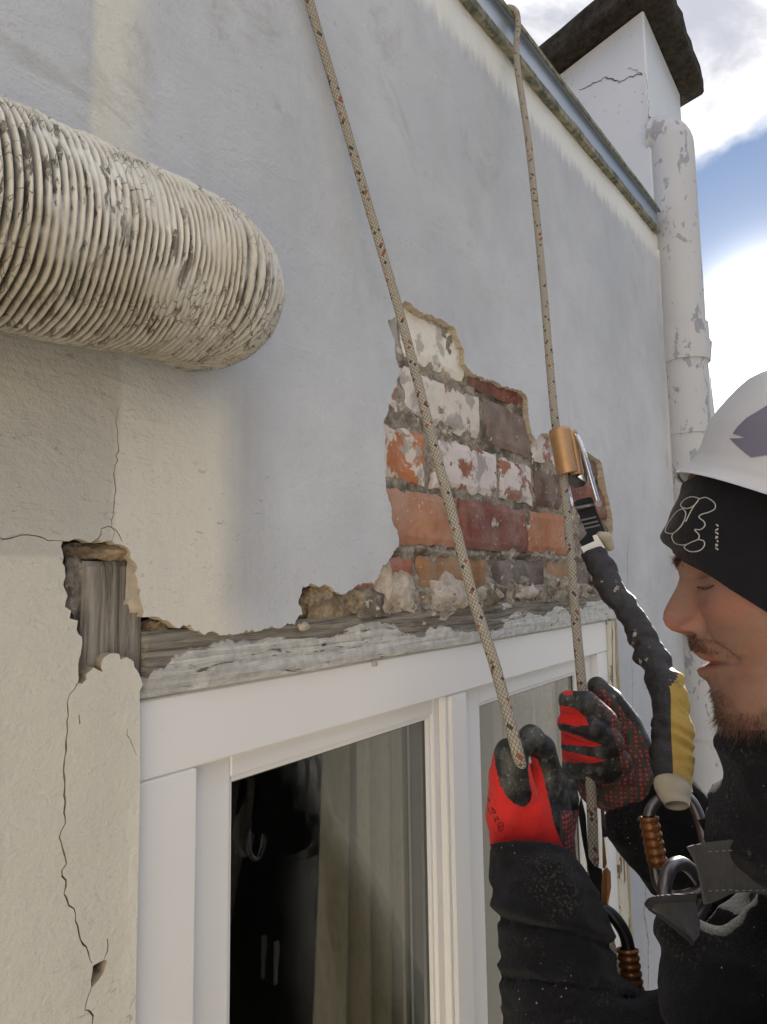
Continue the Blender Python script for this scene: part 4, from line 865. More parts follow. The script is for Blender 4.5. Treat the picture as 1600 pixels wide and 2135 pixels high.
for s_ in (-1, 1):
    c = H0 + HU * (-.0292 * K) + HW * (-.0108 * K) + HS * s_ * .0305 * K
    add('eye', *ell(c, (HU * .0115, HS * .0110, HW * .0060)), 'eye', PR, smooth=True)
    a = []
    for t in np.linspace(.24, .66, 16):
        p_, n_ = surf(-.0118 - .0022 * math.sin((t - .24) / .42 * np.pi) - .003 * (t - .24), s_ * t); a.append(p_ + n_ * .0002)
    add('eyelashes', *sweep(a, .00075, 5), 'hair', PR, smooth=True)
    e_c = H0 + HU * -.098 * K + HW * -.018 * K + HS * s_ * .074 * K
    ev, ef = ell(e_c, (HU * .018 - HW * .004, HS * .008 * s_, HW * .031), 20, 14); ev = ev + (HU[None] * (.003 * np.sin(((ev - e_c) @ HW) * 120))[:, None]); add('ear', ev, ef if s_ > 0 else [q[::-1] for q in ef], 'skin', PR, smooth=True)
# hair strands
def strands(name, n, sampler, lw, lh, mat='hair', wid=.00022):
    V = []; F = []; k_ = 0
    for _ in range(n):
        q = sampler()
        if q is None: continue
        p, d, ln = q; side = np.cross(d, HS + rng.normal(size=3) * .4); side /= np.linalg.norm(side) + 1e-9; cur = rng.normal(size=3) * .25
        prev = p
        pts = [p + d * ln * t + cur * ln * t * t * .6 for t in (0, .4, .75, 1.)]
        for i, q in enumerate(pts): wv_ = wid * (1 - .8 * i / 3); V += [q - side * wv_, q + side * wv_]
        F += [(k_ + 2 * i, k_ + 2 * i + 1, k_ + 2 * i + 3, k_ + 2 * i + 2) for i in range(3)]; k_ += 8
    return add(name, V, F, mat, PR)
def beard_s():
    w_ = rng.uniform(-.137, -.094); t = rng.normal() * .8
    if abs(t) > 1.7: return None
    lim = -.088 + .0 - .0 * abs(t)
    if w_ > -.112 and (abs(t) > .45 or rng.random() < .5): return None
    if abs(t) > .9 and rng.random() < .5: return None
    p, n = surf(w_, t); d = n * .75 - HW * .85 + HU * .15 + rng.normal(size=3) * .28; d /= np.linalg.norm(d); return p, d, rng.uniform(.004, .010) * (1.15 if w_ < -.115 else .55)
strands('beard', 3200, beard_s, 0, 0, wid=.00015)
def must_s():
    w_ = rng.uniform(-.060, -.0475); t = rng.normal() * .24
    if abs(t) < .03 and rng.random() < .5: return None
    p, n = surf(w_ - abs(t) * .018, t); d = n * .35 - HW * .8 + HS * np.sign(t) * .35 + rng.normal(size=3) * .4; d /= np.linalg.norm(d); return p, d, rng.uniform(.0018, .0045)
strands('moustache', 1500, must_s, 0, 0, wid=.00011)
def brow_s():
    s_ = rng.choice([-1, 1]); t = s_ * rng.uniform(.12, .68); p, n = surf(.0145 - abs(abs(t) - .38) * .012 + rng.normal() * .0016, t); d = n * .4 + HS * s_ * .8 + HW * rng.normal() * .4; d /= np.linalg.norm(d); return p, d, rng.uniform(.004, .008)
strands('eyebrow', 700, brow_s, 0, 0, wid=.00018)
# ------------------------------------------------ headband
bw = np.linspace(-.06, .075, 60) * K
band_px = [(1408, 1151), (1396, 1142), (1385, 1132), (1380, 1118), (1384, 1104), (1391, 1088), (1403, 1060), (1412, 1038), (1424, 1010), (1440, 985)]
bp = np.array([onmid(*q) for q in band_px]); bo = np.argsort(bp[:, 1])
ufb = np.interp(bw, bp[bo, 1], bp[bo, 0]); bn = bw / K
hw_b = np.interp(bw, wl, T_hw) + .0055; ub_b = np.interp(bw, wl, T_ub) - .006
fb_h = np.interp(bw, wl, fbase) + .004
NB = 160; THb = np.linspace(-np.pi, np.pi, NB, endpoint=False); ctb = np.cos(THb)[None]; snb = np.sin(THb)[None]
fm = np.maximum(ufb, fb_h)
hlb = (fb_h - ub_b) / 2; ucb = (fb_h + ub_b) / 2
Ub = ucb[:, None] + hlb[:, None] * np.sign(ctb) * np.abs(ctb) ** .86 + (fm - fb_h)[:, None] * np.clip(ctb, 0, 1) ** 3
Sb = hw_b[:, None] * np.sign(snb) * np.abs(snb) ** .93
# the lower edge runs from the brow down over the ears
lo_f = bp[0, 1]; pE = P(1600, 1275, ZH - .085) - H0; slope = (pE @ HW - lo_f) / (pE @ HU - bp[0, 0])
loW = lo_f + slope * (Ub - bp[0, 0]); loW = np.maximum(loW, -.052 * K)
tt = (bw[:, None] - bw[0]) / (bw[-1] - bw[0]); Wb = loW + (bw[-1] - loW) * tt
# resample each column at its own heights
def colf(arr): return np.stack([np.interp(Wb[:, j], bw, arr[:, j]) for j in range(NB)], 1)
Ub2 = colf(Ub); Sb2 = colf(Sb)
bpP = H0 + Ub2[..., None] * HU + Wb[..., None] * HW + Sb2[..., None] * HS
wr = vn(bpP * np.array([1, 1, 2.]), 34) * .0014 + np.sin(Wb * 260 + 3 * vn(bpP, 14)) * .0005
cenB = H0 - .09 * HU; outd = bpP - (cenB + Wb[..., None] * HW); outd /= np.linalg.norm(outd, axis=2)[..., None]
bpP = bpP + outd * wr[..., None]; inn = bpP - outd * .0028
BV = np.concatenate([bpP.reshape(-1, 3), inn.reshape(-1, 3)]); nbk = len(bw) * NB; BF = np.vstack([grid_faces(len(bw), NB, False, True), grid_faces(len(bw), NB, False, True, nbk)[:, ::-1], np.array([[j, nbk + j, nbk + (j + 1) % NB, (j + 1) % NB] for j in range(NB)])])
BAND = add('headband', BV, BF, 'band', PR, smooth=True)
BT = BVHTree.FromPolygons(BV.tolist(), BF.tolist())
def cast(tree, px, py):
    d = Vector(ray(px, py)).normalized(); h = tree.ray_cast(Vector(CAMP), d); return (np.array(h[0]), np.array(h[1])) if h[0] is not None else None
zt_ = lambda x, y: (1120 + x / 3.285, 850 + y / 3.285)
loops = [[(1110, 620), (1060, 610), (1010, 630), (985, 670), (1020, 690), (1060, 680), (1095, 650), (1110, 622)],
 [(1110, 625), (1160, 615), (1215, 650), (1220, 690), (1180, 715), (1130, 730), (1110, 750), (1145, 780), (1150, 810), (1120, 835), (1080, 835), (1110, 870), (1105, 900), (1060, 920), (1010, 940), (950, 930), (925, 890), (932, 862)],
 [(1000, 690), (960, 710), (920, 760), (890, 810), (882, 852), (930, 860), (980, 820), (1010, 770), (1020, 720), (1000, 692)], [(1105, 902), (1145, 915), (1145, 950), (1110, 980), (1050, 985), (1010, 960), (1022, 938)], [(1100, 640), (1060, 700), (1020, 780)]]
def drawline(tree, pix, r, mat, name, parent, off=.0004):
    p2 = np.array(pix, float); c, _ = spline(np.c_[p2, np.zeros(len(p2))], max(8, len(p2) * 6)); pts = []
    for q in c:
        h = cast(tree, q[0], q[1])
        if h: pts.append(h[0] + (CAMP - h[0]) / np.linalg.norm(CAMP - h[0]) * off)
    if len(pts) > 3: return sweep(pts, r, 5)
lns = [drawline(BT, [zt_(*q) for q in lp], .00042, 'print', 'x', PR) for lp in loops]
for yy in range(7):
    y_ = 800 + yy * 27; lns.append(drawline(BT, [zt_(1228 + 8 * math.sin(yy * 2), y_), zt_(1238, y_ + 6), zt_(1232 + 9 * math.cos(yy * 3), y_ + 14)], .0005, 'print', 'x', PR))
lns = [q for q in lns if q]
if lns: add('printed_outline', *cat_mesh(lns), 'print', BAND)
# ------------------------------------------------ helmet
hf0 = P(1405, 992, ZH); bh = P(1600, 1050, ZH - .0) ; 
e1 = onmid(1405, 991); e2 = onmid(1560, 1047)
fw = np.array([e1[0] - e2[0], e1[1] - e2[1]]); fw /= np.linalg.norm(fw); upv = np.array([-fw[1], fw[0]])
MF = HU * fw[0] + HW * fw[1]; MU = HU * upv[0] + HW * upv[1]; M0 = H0 + HU * e1[0] + HW * e1[1]
def hxy(px, py): a = onmid(px, py); q = np.array(a) - np.array(e1); return -(q @ fw), q @ upv
cont = [(1405, 991), (1416, 984), (1432, 974), (1448, 958), (1462, 930), (1480, 890), (1500, 863), (1520, 840), (1540, 819), (1560, 801), (1580, 790), (1600, 782)]
cp_ = np.array([hxy(*q) for q in cont]); hs = cp_[:, 1]; bs = cp_[:, 0]; o2 = np.argsort(hs); hs = hs[o2]; bs = bs[o2]
print('helmet contour back/up', np.round(cp_, 3).tolist())
LEN = .285; htop = hs[-1] + .022
NHL = 70; hh = np.r_[np.linspace(0, hs[-1], 48), hs[-1] + (htop - hs[-1]) * np.sin(np.linspace(.06, np.pi / 2, 22))]
tb = (hh - hs[-1]) / (htop - hs[-1]); bk_f = np.where(hh <= hs[-1], np.interp(hh, hs, bs), bs[-1] + (LEN * .50 - bs[-1]) * (1 - np.sqrt(np.clip(1 - tb ** 2, 0, 1))))
dome = np.sqrt(np.clip(1 - (np.clip(hh, 0, htop) / htop) ** 2.3, 0, 1))
bk_r = LEN * .52 + (LEN * .45) * dome ** .9; bk_r[hh < .012] += .006
hwid = .104 * dome ** .95 + .004; hwid[0] = .112; hwid = hwid + .007 * np.exp(-hh / .006)
bk_f[-1] = bk_r[-1] - .004 if bk_f[-1] >= bk_r[-1] else bk_f[-1]
cu = -(bk_f + bk_r) / 2; lu = (bk_r - bk_f) / 2
NA = 150; TA = np.linspace(-np.pi, np.pi, NA, endpoint=False)
dip = -.012 * (1 - np.cos(TA)) / 2
UX = cu[:, None] + lu[:, None] * np.cos(TA)[None]; SX = hwid[:, None] * np.sign(np.sin(TA)) * np.abs(np.sin(TA))[None] ** .9; HX = hh[:, None] + dip[None] * np.exp(-hh / .03)[:, None]
rib = .0022 * np.exp(-((SX - 0) / .016) ** 6) * np.clip((HX - .03) / .02, 0, 1)
OP = M0 + UX[..., None] * MF + HX[..., None] * MU + SX[..., None] * HS
ctr = M0 + MF * (-LEN * .5) + MU * .01; od = OP - ctr; od /= np.linalg.norm(od, axis=2)[..., None]; OP = OP + od * rib[..., None]; IP = OP - od * .0032
n1_ = len(hh) * NA; top_o = list(range((len(hh) - 1) * NA, n1_))
Fh = grid_faces(len(hh), NA, False, True).tolist() + [q[::-1] for q in grid_faces(len(hh), NA, False, True, n1_).tolist()] + [[j, n1_ + j, n1_ + (j + 1) % NA, (j + 1) % NA] for j in range(NA)] + [top_o, [n1_ + i for i in top_o][::-1]]
HVt = np.concatenate([OP.reshape(-1, 3), IP.reshape(-1, 3)])
HEL = add('helmet', HVt, Fh, 'helmet', PR, smooth=True)
HB = BVHTree.FromPolygons(HVt.tolist(), Fh)
def decal(tree, poly, mat, name, parent, step=3.2, off=.0006, th=.0005):
    poly = np.array(poly, float); mn = poly.min(0); mx = poly.max(0); pts = [tuple(q) for q in poly]; ed = [(i, (i + 1) % len(pts)) for i in range(len(pts))]
    g = [(a, b) for a in np.arange(mn[0], mx[0], step) for b in np.arange(mn[1], mx[1], step)]
    g = np.array(g) if g else np.zeros((0, 2)); g = g[inpoly(g, poly)] if len(g) else g
    cv, ce, cf, *_ = delaunay_2d_cdt([Vector(q) for q in pts + [tuple(q) for q in g]], ed, [], 0, 1e-5)
    cv = np.array([tuple(q) for q in cv]); cf = np.array([f for f in cf if len(f) == 3]); cf = cf[inpoly(cv[cf].mean(1), poly)]
    out = np.zeros((len(cv), 3)); ok = np.ones(len(cv), bool)
    for i, q in enumerate(cv):
        h = cast(tree, *q)
        if h: out[i] = h[0] + h[1] * off * (1 if h[1] @ (CAMP - h[0]) > 0 else -1)
        else: ok[i] = False
    cf = cf[ok[cf].all(1)]
    if len(cf): return add(name, out, cf, mat, parent, smooth=True)
decal(HB, [zt_(*q) for q in [(1345, 178), (1380, 130), (1440, 72), (1510, 30), (1600, -25), (1640, -30), (1640, 345), (1578, 325), (1470, 342), (1400, 285), (1322, 212), (1385, 212), (1432, 207), (1400, 195)]], 'decal', 'sticker', HEL)
# chin strap, mostly hidden by the headband
add('headlamp_clip', *sweep([M0 + MF * (-.16) - HS * .112 + MU * .008, M0 + MF * (-.19) - HS * .114 + MU * .012], .006, 8), 'helmet', HEL)
# ------------------------------------------------ clothes
def wrinkle(p):
    q = p * np.array([1., 1., 2.1]) + .02 * np.stack([vn(p, 9), vn(p + 3, 9), vn(p + 5, 9)], -1)
    r1 = (1 - np.abs(vn(q, 13))) ** 3; r2 = (1 - np.abs(vn(q + 2, 30))) ** 3
    pj = proj(p); near = np.clip((.66 + ((p - CAMP) @ CAMR)[:, 2]) / .03, 0, 1) * (pj[:, 0] < 1335) * (pj[:, 1] > 1790)
    ar = 0
    for y0, k0, sl in ((1868, .6, .10), (1938, 1.25, .22), (1985, .5, -.12), (2052, 1.25, .16), (2105, .6, -.15)):
        dd = pj[:, 1] - (y0 + sl * (pj[:, 0] - 1140) + 9 * vn(p, 30)); ar = ar + k0 * (.0050 * np.exp(-(dd / 7) ** 2) - .0036 * np.exp(-((dd + 20) / 13) ** 2) - .0020 * np.exp(-((dd - 20) / 14) ** 2))
    return near * ar - (r1 - .25) * .0085 - (r2 - .25) * .0032 + fbm(p, 10, 2) * .003
foldc = [(P(1120, 1925, .585), .018), (P(1160, 2030, .56), .02)]
ex = []
folds_R = [[PP(1405, 1925, .505, .012), PP(1440, 1975, .50, .020), PP(1460, 2050, .49, .030)], [PP(1650, 1915, .50, .022), PP(1530, 2000, .485, .016), PP(1440, 2110, .47, .02)], [PP(1680, 2010, .48, .022), PP(1560, 2090, .465, .016), PP(1510, 2200, .45, .02)]]
collar = [[(neck + [0, .02, .035], .058), (neck + [0, .0, -.04], .068), (TC + [0, 0, .17], .10)], [PP(1556, 1580, .50, .020), PP(1600, 1640, .49, .03), PP(1610, 1720, .49, .045)]]
jv, jf = nets(torso + armL[:1] + armR + folds_R + [[(elL, .056), PP(1182, 2110, .545, .0545), PP(1160, 2000, .56, .0475), PP(1140, 1900, .575, .0445), PP(1113, 1830, .605, .0372), PP(1108, 1740, .625, .036)]] + ex + collar + [[PP(1405, 1680, .745, .034), PP(1470, 1760, .76, .046)], [PP(1318, 1712, .735, .026), PP(1400, 1790, .76, .04)], [PP(1420, 2210, .50, .045), PP(1500, 2190, .50, .05), PP(1600, 2080, .53, .055), PP(1680, 1960, .53, .05)]], .004, .010, wrinkle, cut=(P(1114, 1778, .625), (P(1108, 1700, .64) - P(1118, 1850, .60)) / np.linalg.norm(P(1108, 1700, .64) - P(1118, 1850, .60)), .075))
cuffc = np.array([P(1110, 1795, .618), P(1112, 1786, .620), P(1111, 1779, .622)])
JK = add('fleece_jacket', jv, jf, 'fleece', PR, smooth=True)
tv, tf = nets(legs + [[(hip + [-.06, 0, .06], .11), (hip + [.06, 0, .06], .11)]], .011, .03, lambda p: fbm(p, 12, 3) * .005)
add('trousers', tv, tf, 'trouser', PR, smooth=True)
for s_ in (-1, 1):
    a = np.array([.66 + s_ * .17, -.13, -1.42]); bv2, bf2 = nets([[(a, .055), (a + [0, 0, -.10], .055)], [(a + [0, -.02, -.12], .045), (a + [0, .09, -.06], .036)]], .006, .02); add('boot', bv2, bf2, 'nitrile', PR, smooth=True)
# ------------------------------------------------ gloves
def glove(chains, h, k, kc=.004, org=None): return nets(chains, h, k, lambda p: fbm(p, 70, 2) * .0006 + vn(p, 170) * .0002, kc=kc)
gl = [[PP(1080, 1800, .640, .024), PP(1062, 1700, .640, .022), PP(1055, 1640, .635, .016)], [PP(1152, 1800, .650, .024), PP(1132, 1700, .650, .027), PP(1120, 1640, .650, .022)], [PP(1105, 1760, .645, .030), PP(1095, 1680, .642, .028)],
 [PP(1060, 1680, .630, .0185), PP(1058, 1620, .622, .0165), PP(1062, 1572, .618, .0145)], [PP(1092, 1650, .622, .012), PP(1072, 1600, .616, .014)],
 [PP(1150, 1680, .652, .018), PP(1146, 1620, .648, .0135), PP(1130, 1560, .642, .0125), PP(1108, 1538, .632, .0115), PP(1092, 1556, .626, .010)],
 [PP(1158, 1690, .668, .016), PP(1154, 1625, .668, .0125), PP(1132, 1562, .668, .0120), PP(1105, 1548, .660, .011)],
 [PP(1160, 1720, .672, .016), PP(1172, 1660, .680, .0125), PP(1183, 1640, .676, .010)], [PP(1160, 1740, .66, .018), PP(1180, 1690, .675, .012), PP(1188, 1668, .670, .0095)]]
gv, gf = glove(gl, .0013, .0055)
cen = gv[gf].mean(1); px_ = proj(cen); a_ = gv[gf]; nrm = np.cross(a_[:, 1] - a_[:, 0], a_[:, 2] - a_[:, 0]); fac = (nrm * (CAMP - cen)).sum(1) > 0
blk = inpoly(px_, [(1028, 1500), (1030, 1560), (1034, 1600), (1044, 1640), (1060, 1665), (1078, 1680), (1094, 1683), (1106, 1672), (1110, 1655), (1105, 1632), (1101, 1605), (1103, 1585), (1110, 1577), (1120, 1582), (1130, 1606), (1142, 1655), (1156, 1720), (1178, 1775), (1185, 1850), (1260, 1850), (1260, 1480), (1030, 1480)])
mi = np.where(blk, 1, 0); mi[~fac] = 1; zc_ = ((gv[gf].mean(1) - CAMP) @ CAMR)[:, 2] * -1; mi[(zc_ > .672)] = 1
mi[(mi == 1) & (px_[:, 0] > 1168) & (px_[:, 1] > 1690)] = 2
GL = add('glove', gv, gf, ['red', 'nitrile', 'dots'], PR, smooth=True, mi=mi, label='near red glove pinching the rope')
GT = BVHTree.FromPolygons(gv.tolist(), gf.tolist())
# printing on the back of the near glove
z5 = lambda x, y: (980 + x / 3.8095, 1380 + y / 3.8095)
marks = [[(112, 1020), (118, 1040), (140, 1050)], [(140, 1085), (152, 1110), (158, 1095), (146, 1088)], [(172, 1160), (185, 1165), (192, 1180), (183, 1170), (178, 1192), (190, 1200), (205, 1195), (200, 1175)], [(150, 1160), (150, 1180), (160, 1200), (175, 1215)], [(195, 1235), (205, 1275)], [(215, 1225), (232, 1265)], [(200, 1256), (224, 1244)], [(222, 1290), (255, 1275), (268, 1310), (235, 1345), (222, 1292)], [(232, 1318), (256, 1300)]]
mk = [drawline(GT, [z5(*q) for q in m_], .00042, 'ink', 'x', GL) for m_ in marks]; mk = [q for q in mk if q]
if mk: add('printed_mark', *cat_mesh(mk), 'ink', GL)
grc = [[PP(1186, 1462, .735, .0115), PP(1225, 1468, .722, .0135), PP(1262, 1500, .722, .0125), PP(1285, 1535, .745, .012)],
 [PP(1186, 1508, .735, .0125), PP(1235, 1520, .716, .0145), PP(1275, 1548, .716, .0140)],
 [PP(1196, 1556, .737, .0130), PP(1245, 1568, .716, .0140), PP(1292, 1588, .720, .0135)],
 [PP(1202, 1598, .739, .0125), PP(1250, 1606, .718, .0130), PP(1300, 1618, .724, .0125)],
 [PP(1190, 1470, .745, .012), PP(1200, 1600, .755, .014), PP(1240, 1640, .760, .018)],
 [PP(1240, 1560, .765, .020), PP(1310, 1600, .760, .026)], [PP(1310, 1580, .752, .024), PP(1325, 1620, .750, .026), PP(1285, 1650, .750, .024)], [PP(1240, 1645, .757, .018), PP(1330, 1665, .750, .027)], [PP(1318, 1640, .75, .026), PP(1375, 1690, .745, .024)],
 [PP(1246, 1432, .765, .0115), PP(1275, 1462, .760, .0140), PP(1310, 1515, .755, .0165), PP(1330, 1570, .752, .020)], [PP(1290, 1520, .760, .016), PP(1310, 1590, .755, .022)]]
rv, rf = glove(grc, .0014, .0035, .002)
cen = rv[rf].mean(1); px_ = proj(cen); zc_ = -((cen - CAMP) @ CAMR)[:, 2]
mi = np.full(len(rf), 1)
mi[(px_[:, 0] > 1235) & (zc_ > .732)] = 2; mi[(px_[:, 1] > 1634)] = 2
mi[inpoly(px_, [(1225, 1440), (1245, 1428), (1262, 1440), (1290, 1478), (1335, 1540), (1356, 1580), (1360, 1640), (1330, 1720), (1200, 1700), (1200, 1632), (1280, 1634), (1300, 1612), (1288, 1560), (1276, 1520), (1262, 1480), (1238, 1452)])] = 2
mi[inpoly(px_, [(1215, 1400), (1250, 1400), (1300, 1440), (1345, 1505), (1375, 1570), (1362, 1580), (1335, 1530), (1290, 1470), (1262, 1436), (1240, 1432), (1232, 1450)])] = 1
for pl in ([(1150, 1425), (1183, 1422), (1190, 1432), (1196, 1448), (1180, 1450), (1162, 1440)], [(1150, 1470), (1180, 1472), (1205, 1480), (1222, 1498), (1228, 1512), (1200, 1515), (1175, 1508), (1150, 1510)], [(1150, 1521), (1176, 1524), (1210, 1535), (1240, 1548), (1255, 1553), (1235, 1558), (1180, 1552), (1150, 1552)], [(1150, 1560), (1178, 1565), (1225, 1576), (1264, 1586), (1235, 1592), (1185, 1588), (1150, 1590)]):
    mi[inpoly(px_, pl)] = 0
GR = add('glove', rv, rf, ['red', 'nitrile', 'dots'], PR, smooth=True, mi=mi, label='far glove closed round the rope with dotted palm')
# ------------------------------------------------ harness
def strap(name, poly, zfun, th, mat, parent, label=None, nsub=8, bulge=0.):
    """webbing cut to an outline, with thickness; depth from zfun(px,py)"""
    poly = np.array(poly, float); pts = []; 
    for a, b in zip(poly, np.roll(poly, -1, 0)):
        n = max(1, int(np.linalg.norm(b - a) / 6)); pts += [tuple(a + (b - a) * i / n) for i in range(n)]
    mn = np.min(pts, 0); mx = np.max(pts, 0); g = np.array([(a, b) for a in np.arange(mn[0], mx[0], 6) for b in np.arange(mn[1], mx[1], 6)] or [(0, 0)]); g = g[inpoly(g, pts)]
    ed = [(i, (i + 1) % len(pts)) for i in range(len(pts))]
    cv, ce, cf, *_ = delaunay_2d_cdt([Vector(q) for q in pts + [tuple(q) for q in g]], ed, [], 0, 1e-5); cv = np.array([tuple(q) for q in cv]); cf = np.array([f for f in cf if len(f) == 3]); cf = cf[inpoly(cv[cf].mean(1), pts)]
    ar = np.cross(cv[cf[:, 1]] - cv[cf[:, 0]], cv[cf[:, 2]] - cv[cf[:, 0]]); cf[ar > 0] = cf[ar > 0][:, ::-1]
    Fv = np.array([P(x_, y_, zfun(x_, y_)) for x_, y_ in cv]); Bv = np.array([P(x_, y_, zfun(x_, y_) + th) for x_, y_ in cv]); n = len(cv)
    e = {}
    for t in cf:
        for i in range(3): e[(t[i], t[(i + 1) % 3])] = 1
    bd = [(i, j) for (i, j) in e if (j, i) not in e]
    F = cf.tolist() + [[n + i for i in t][::-1] for t in cf] + [(j, i, n + i, n + j) for i, j in bd]
    kw = dict(label=label) if label else {}
    return add(name, np.vstack([Fv, Bv]), F, mat, parent, **kw)
HN = add('harness', *sweep([hip + [.20 * math.cos(a), .15 * math.sin(a), .10] for a in np.linspace(0, 2 * np.pi, 40, endpoint=False)], .028, 8, flat=.3, up=(0, 0, 1), closed=True), 'web', PR)
def band(name, cs, wds, hw, th, mat, parent, label=None):
    c, _ = spline(cs, 70); w_, _ = spline(np.array(wds), 70) if len(wds) == len(cs) else (np.repeat(np.array(wds)[:1], 70, 0), 0)
    w_ = w_[:, :3]; t = np.gradient(c, axis=0); t /= np.linalg.norm(t, axis=1)[:, None]; w_ = w_ - t * (w_ * t).sum(1)[:, None]; w_ /= np.linalg.norm(w_, axis=1)[:, None]; n_ = np.cross(t, w_)
    k_ = np.linspace(-1, 1, 15); ring_ = [(x_, 1.) for x_ in k_] + [(x_, -1.) for x_ in k_[::-1]]
    V = np.stack([c + w_ * hw * x_ + n_ * (th * sg * (1.0 if abs(x_) < .88 else .75) + .0015 * vn(c * 1. + x_ * .01, 60)[:, None]) for x_, sg in ring_], 1); m_ = len(ring_)
    F = grid_faces(70, m_, False, True).tolist() + [list(range(m_)), list(range(69 * m_, 70 * m_))[::-1]]
    o = add(name, V, F, mat, parent); return o
UPV = CAMR[:, 1]
band('shoulder_strap', [P(1500, 1815, .500), P(1466, 1826, .492), P(1462, 1822, .480), P(1490, 1812, .470), P(1540, 1806, .463), P(1600, 1810, .456), P(1700, 1822, .448), P(1850, 1860, .44)], [UPV - CAMR[:, 0] * .25] * 3 + [UPV - CAMR[:, 0] * .12] * 2 + [UPV] * 3, .0182, .0011, 'web', HN)
add('strap_stitching', *cat_mesh([sweep([P(1478 + i * 14, y_ - i * (.2 if i > 3 else .9), .4665 - i * .0008 - (.004 if i < 3 else .0035)), P(1485 + i * 14, y_ - i * (.2 if i > 3 else .9), .4661 - i * .0008 - (.004 if i < 3 else .0035))], .00035, 5) for i in range(10) for y_ in (1776, 1858)]), 'gweb', HN)
strap('chest_strap', [(1353, 1878), (1448, 1869), (1452, 1884), (1461, 1925), (1459, 1952), (1444, 1968), (1400, 1925), (1352, 1892)], lambda x, y: .468 + .0002 * (1450 - x) + .007 * math.sin((x - y * .6) / 24), .003, 'web', HN)
add('strap_hem', *sweep(spline([P(1352, 1888, .470), P(1362, 1878, .466), P(1400, 1873, .464), P(1450, 1870, .464)], 24)[0], .0026, 10, flat=1.), 'bweb', HN, smooth=True)
add('strap_hem', *sweep(spline([P(1353, 1894, .469), P(1400, 1928, .462), P(1446, 1968, .462)], 24)[0], .0013, 8), 'bweb', HN, smooth=True)
strap('webbing_tab', [(1455, 1710), (1500, 1700), (1536, 1706), (1540, 1730), (1500, 1756), (1482, 1760)], lambda x, y: .50 - .004 * math.sin(x / 16), .003, 'bweb', HN)
# ================================================================== hardware
def lanyard():
    T = thing('lanyard', 'paint spattered black and yellow lanyard running from the rope clamp to the steel carabiner', 'lanyard', P(1330, 1300, .78))
    pix = [(1236, 1150, .862, .0160), (1252, 1180, .850, .0175), (1285, 1240, .825, .0180), (1322, 1290, .800, .0170), (1352, 1350, .775, .0180), (1378, 1400, .750, .0185), (1398, 1450, .725, .0205), (1400, 1500, .705, .0200), (1401, 1550, .685, .0210), (1404, 1600, .665, .0195), (1405, 1645, .648, .0165)]
    pts = [np.r_[P(a, b, c), d] for a, b, c, d in pix]; c, s_ = spline(pts, 200); nr = 40
    v, f = sweep(c[:, :3], c[:, 3], nr, flat=.66, up=CAMR[:, 0]); V = v.reshape(200, nr, 3); ax = c[:, None, :3]; dr = V - ax
    cr_ = 1 + .16 * fbm(V, 50, 3) + .12 * np.sin(s_[:, None] * 240 + 6 * vn(V, 26)) * np.clip(.4 + .9 * vn(V, 30), 0, 1); V = ax + dr * cr_[..., None]
    # yellow side: the right part of the lower length
    q = f[:199 * nr]; cc = V.reshape(-1, 3)[np.array(q)].mean(1); pxx = proj(cc); yl = [(1404, 1395), (1400, 1440), (1397, 1480), (1394, 1560), (1392, 1660), (1470, 1660), (1470, 1380), (1410, 1385)]
    cth = np.cos((np.arange(199 * nr) % nr + .5) / nr * 2 * np.pi); mi = ((cth > -.15) & (pxx[:, 1] > 1392 + 40 * (.9 - cth))).astype(int).tolist() + [0, 0]
    add('sheath', V.reshape(-1, 3), f, ['tube', 'yellow'], T, smooth=True, mi=mi)
    strap('webbing_end', [(1197, 1048), (1205, 1042), (1228, 1036), (1236, 1038), (1240, 1054), (1262, 1108), (1246, 1112), (1250, 1128), (1216, 1140), (1208, 1130), (1220, 1118), (1224, 1112)], lambda x, y: .872 - .0001 * (y - 1040), .006, 'bweb', T)
    for y0 in (1076, 1085, 1093): strap('grey_stripe', [(1212 + (y0 - 1076) * .45, y0 + 7), (1243 + (y0 - 1076) * .45, y0), (1244 + (y0 - 1076) * .45, y0 + 3.5), (1213 + (y0 - 1076) * .45, y0 + 10.5)], lambda x, y: .8648, .001, 'gweb', T)
    strap('label_tag', [(1211, 1141), (1240, 1128), (1236, 1117), (1245, 1114), (1262, 1142), (1248, 1150), (1232, 1168), (1222, 1160)], lambda x, y: .856, .0012, 'tag', T)
    vb, fb = nets([[PP(1252, 1117, .866, .006), PP(1264, 1121, .866, .007), PP(1272, 1140, .866, .006)]], .0012, .004); add('rubber_keeper', vb, fb, 'beige', T, smooth=True)
    v, f = sweep([P(1402, 1634, .626), P(1404, 1645, .620), P(1408, 1664, .612), P(1412, 1680, .606)], [.0165, .0168, .0140, .0108], 24, flat=.72, up=CAMR[:, 0]); add('rubber_end_cap', v, f, 'beige', T, smooth=True)
lanyard()
def sleeve(pa, pb, r, nrib, mat, T):
    n = nrib * 8; t = np.linspace(0, 1, n)[:, None]; c = pa * (1 - t) + pb * t; rr = r * (1 + .06 * np.sign(np.sin(t[:, 0] * nrib * 2 * np.pi)) * np.abs(np.sin(t[:, 0] * nrib * 2 * np.pi)) ** .4); rr[0] *= .7; rr[-1] *= .8
    add('screw_sleeve', *sweep(c, rr, 24), mat, T, smooth=True)
def carabiner(name, label, pix, r, mats, slv=None, closed=True, nrib=6, spine=None):
    T = thing(name, label, 'carabiner', P(*pix[0]), 'steel screwgate carabiners on the harness')
    pts = [P(*q) for q in pix]; pts2 = pts + pts[:1] if closed else pts; c, _ = spline(pts2, 110); add('body', *sweep(c[:-1] if closed else c, r, 16, closed=closed), mats, T, smooth=True)
    if slv: sleeve(P(*slv[0]), P(*slv[1]), slv[2], nrib, 'amber', T)
    return T
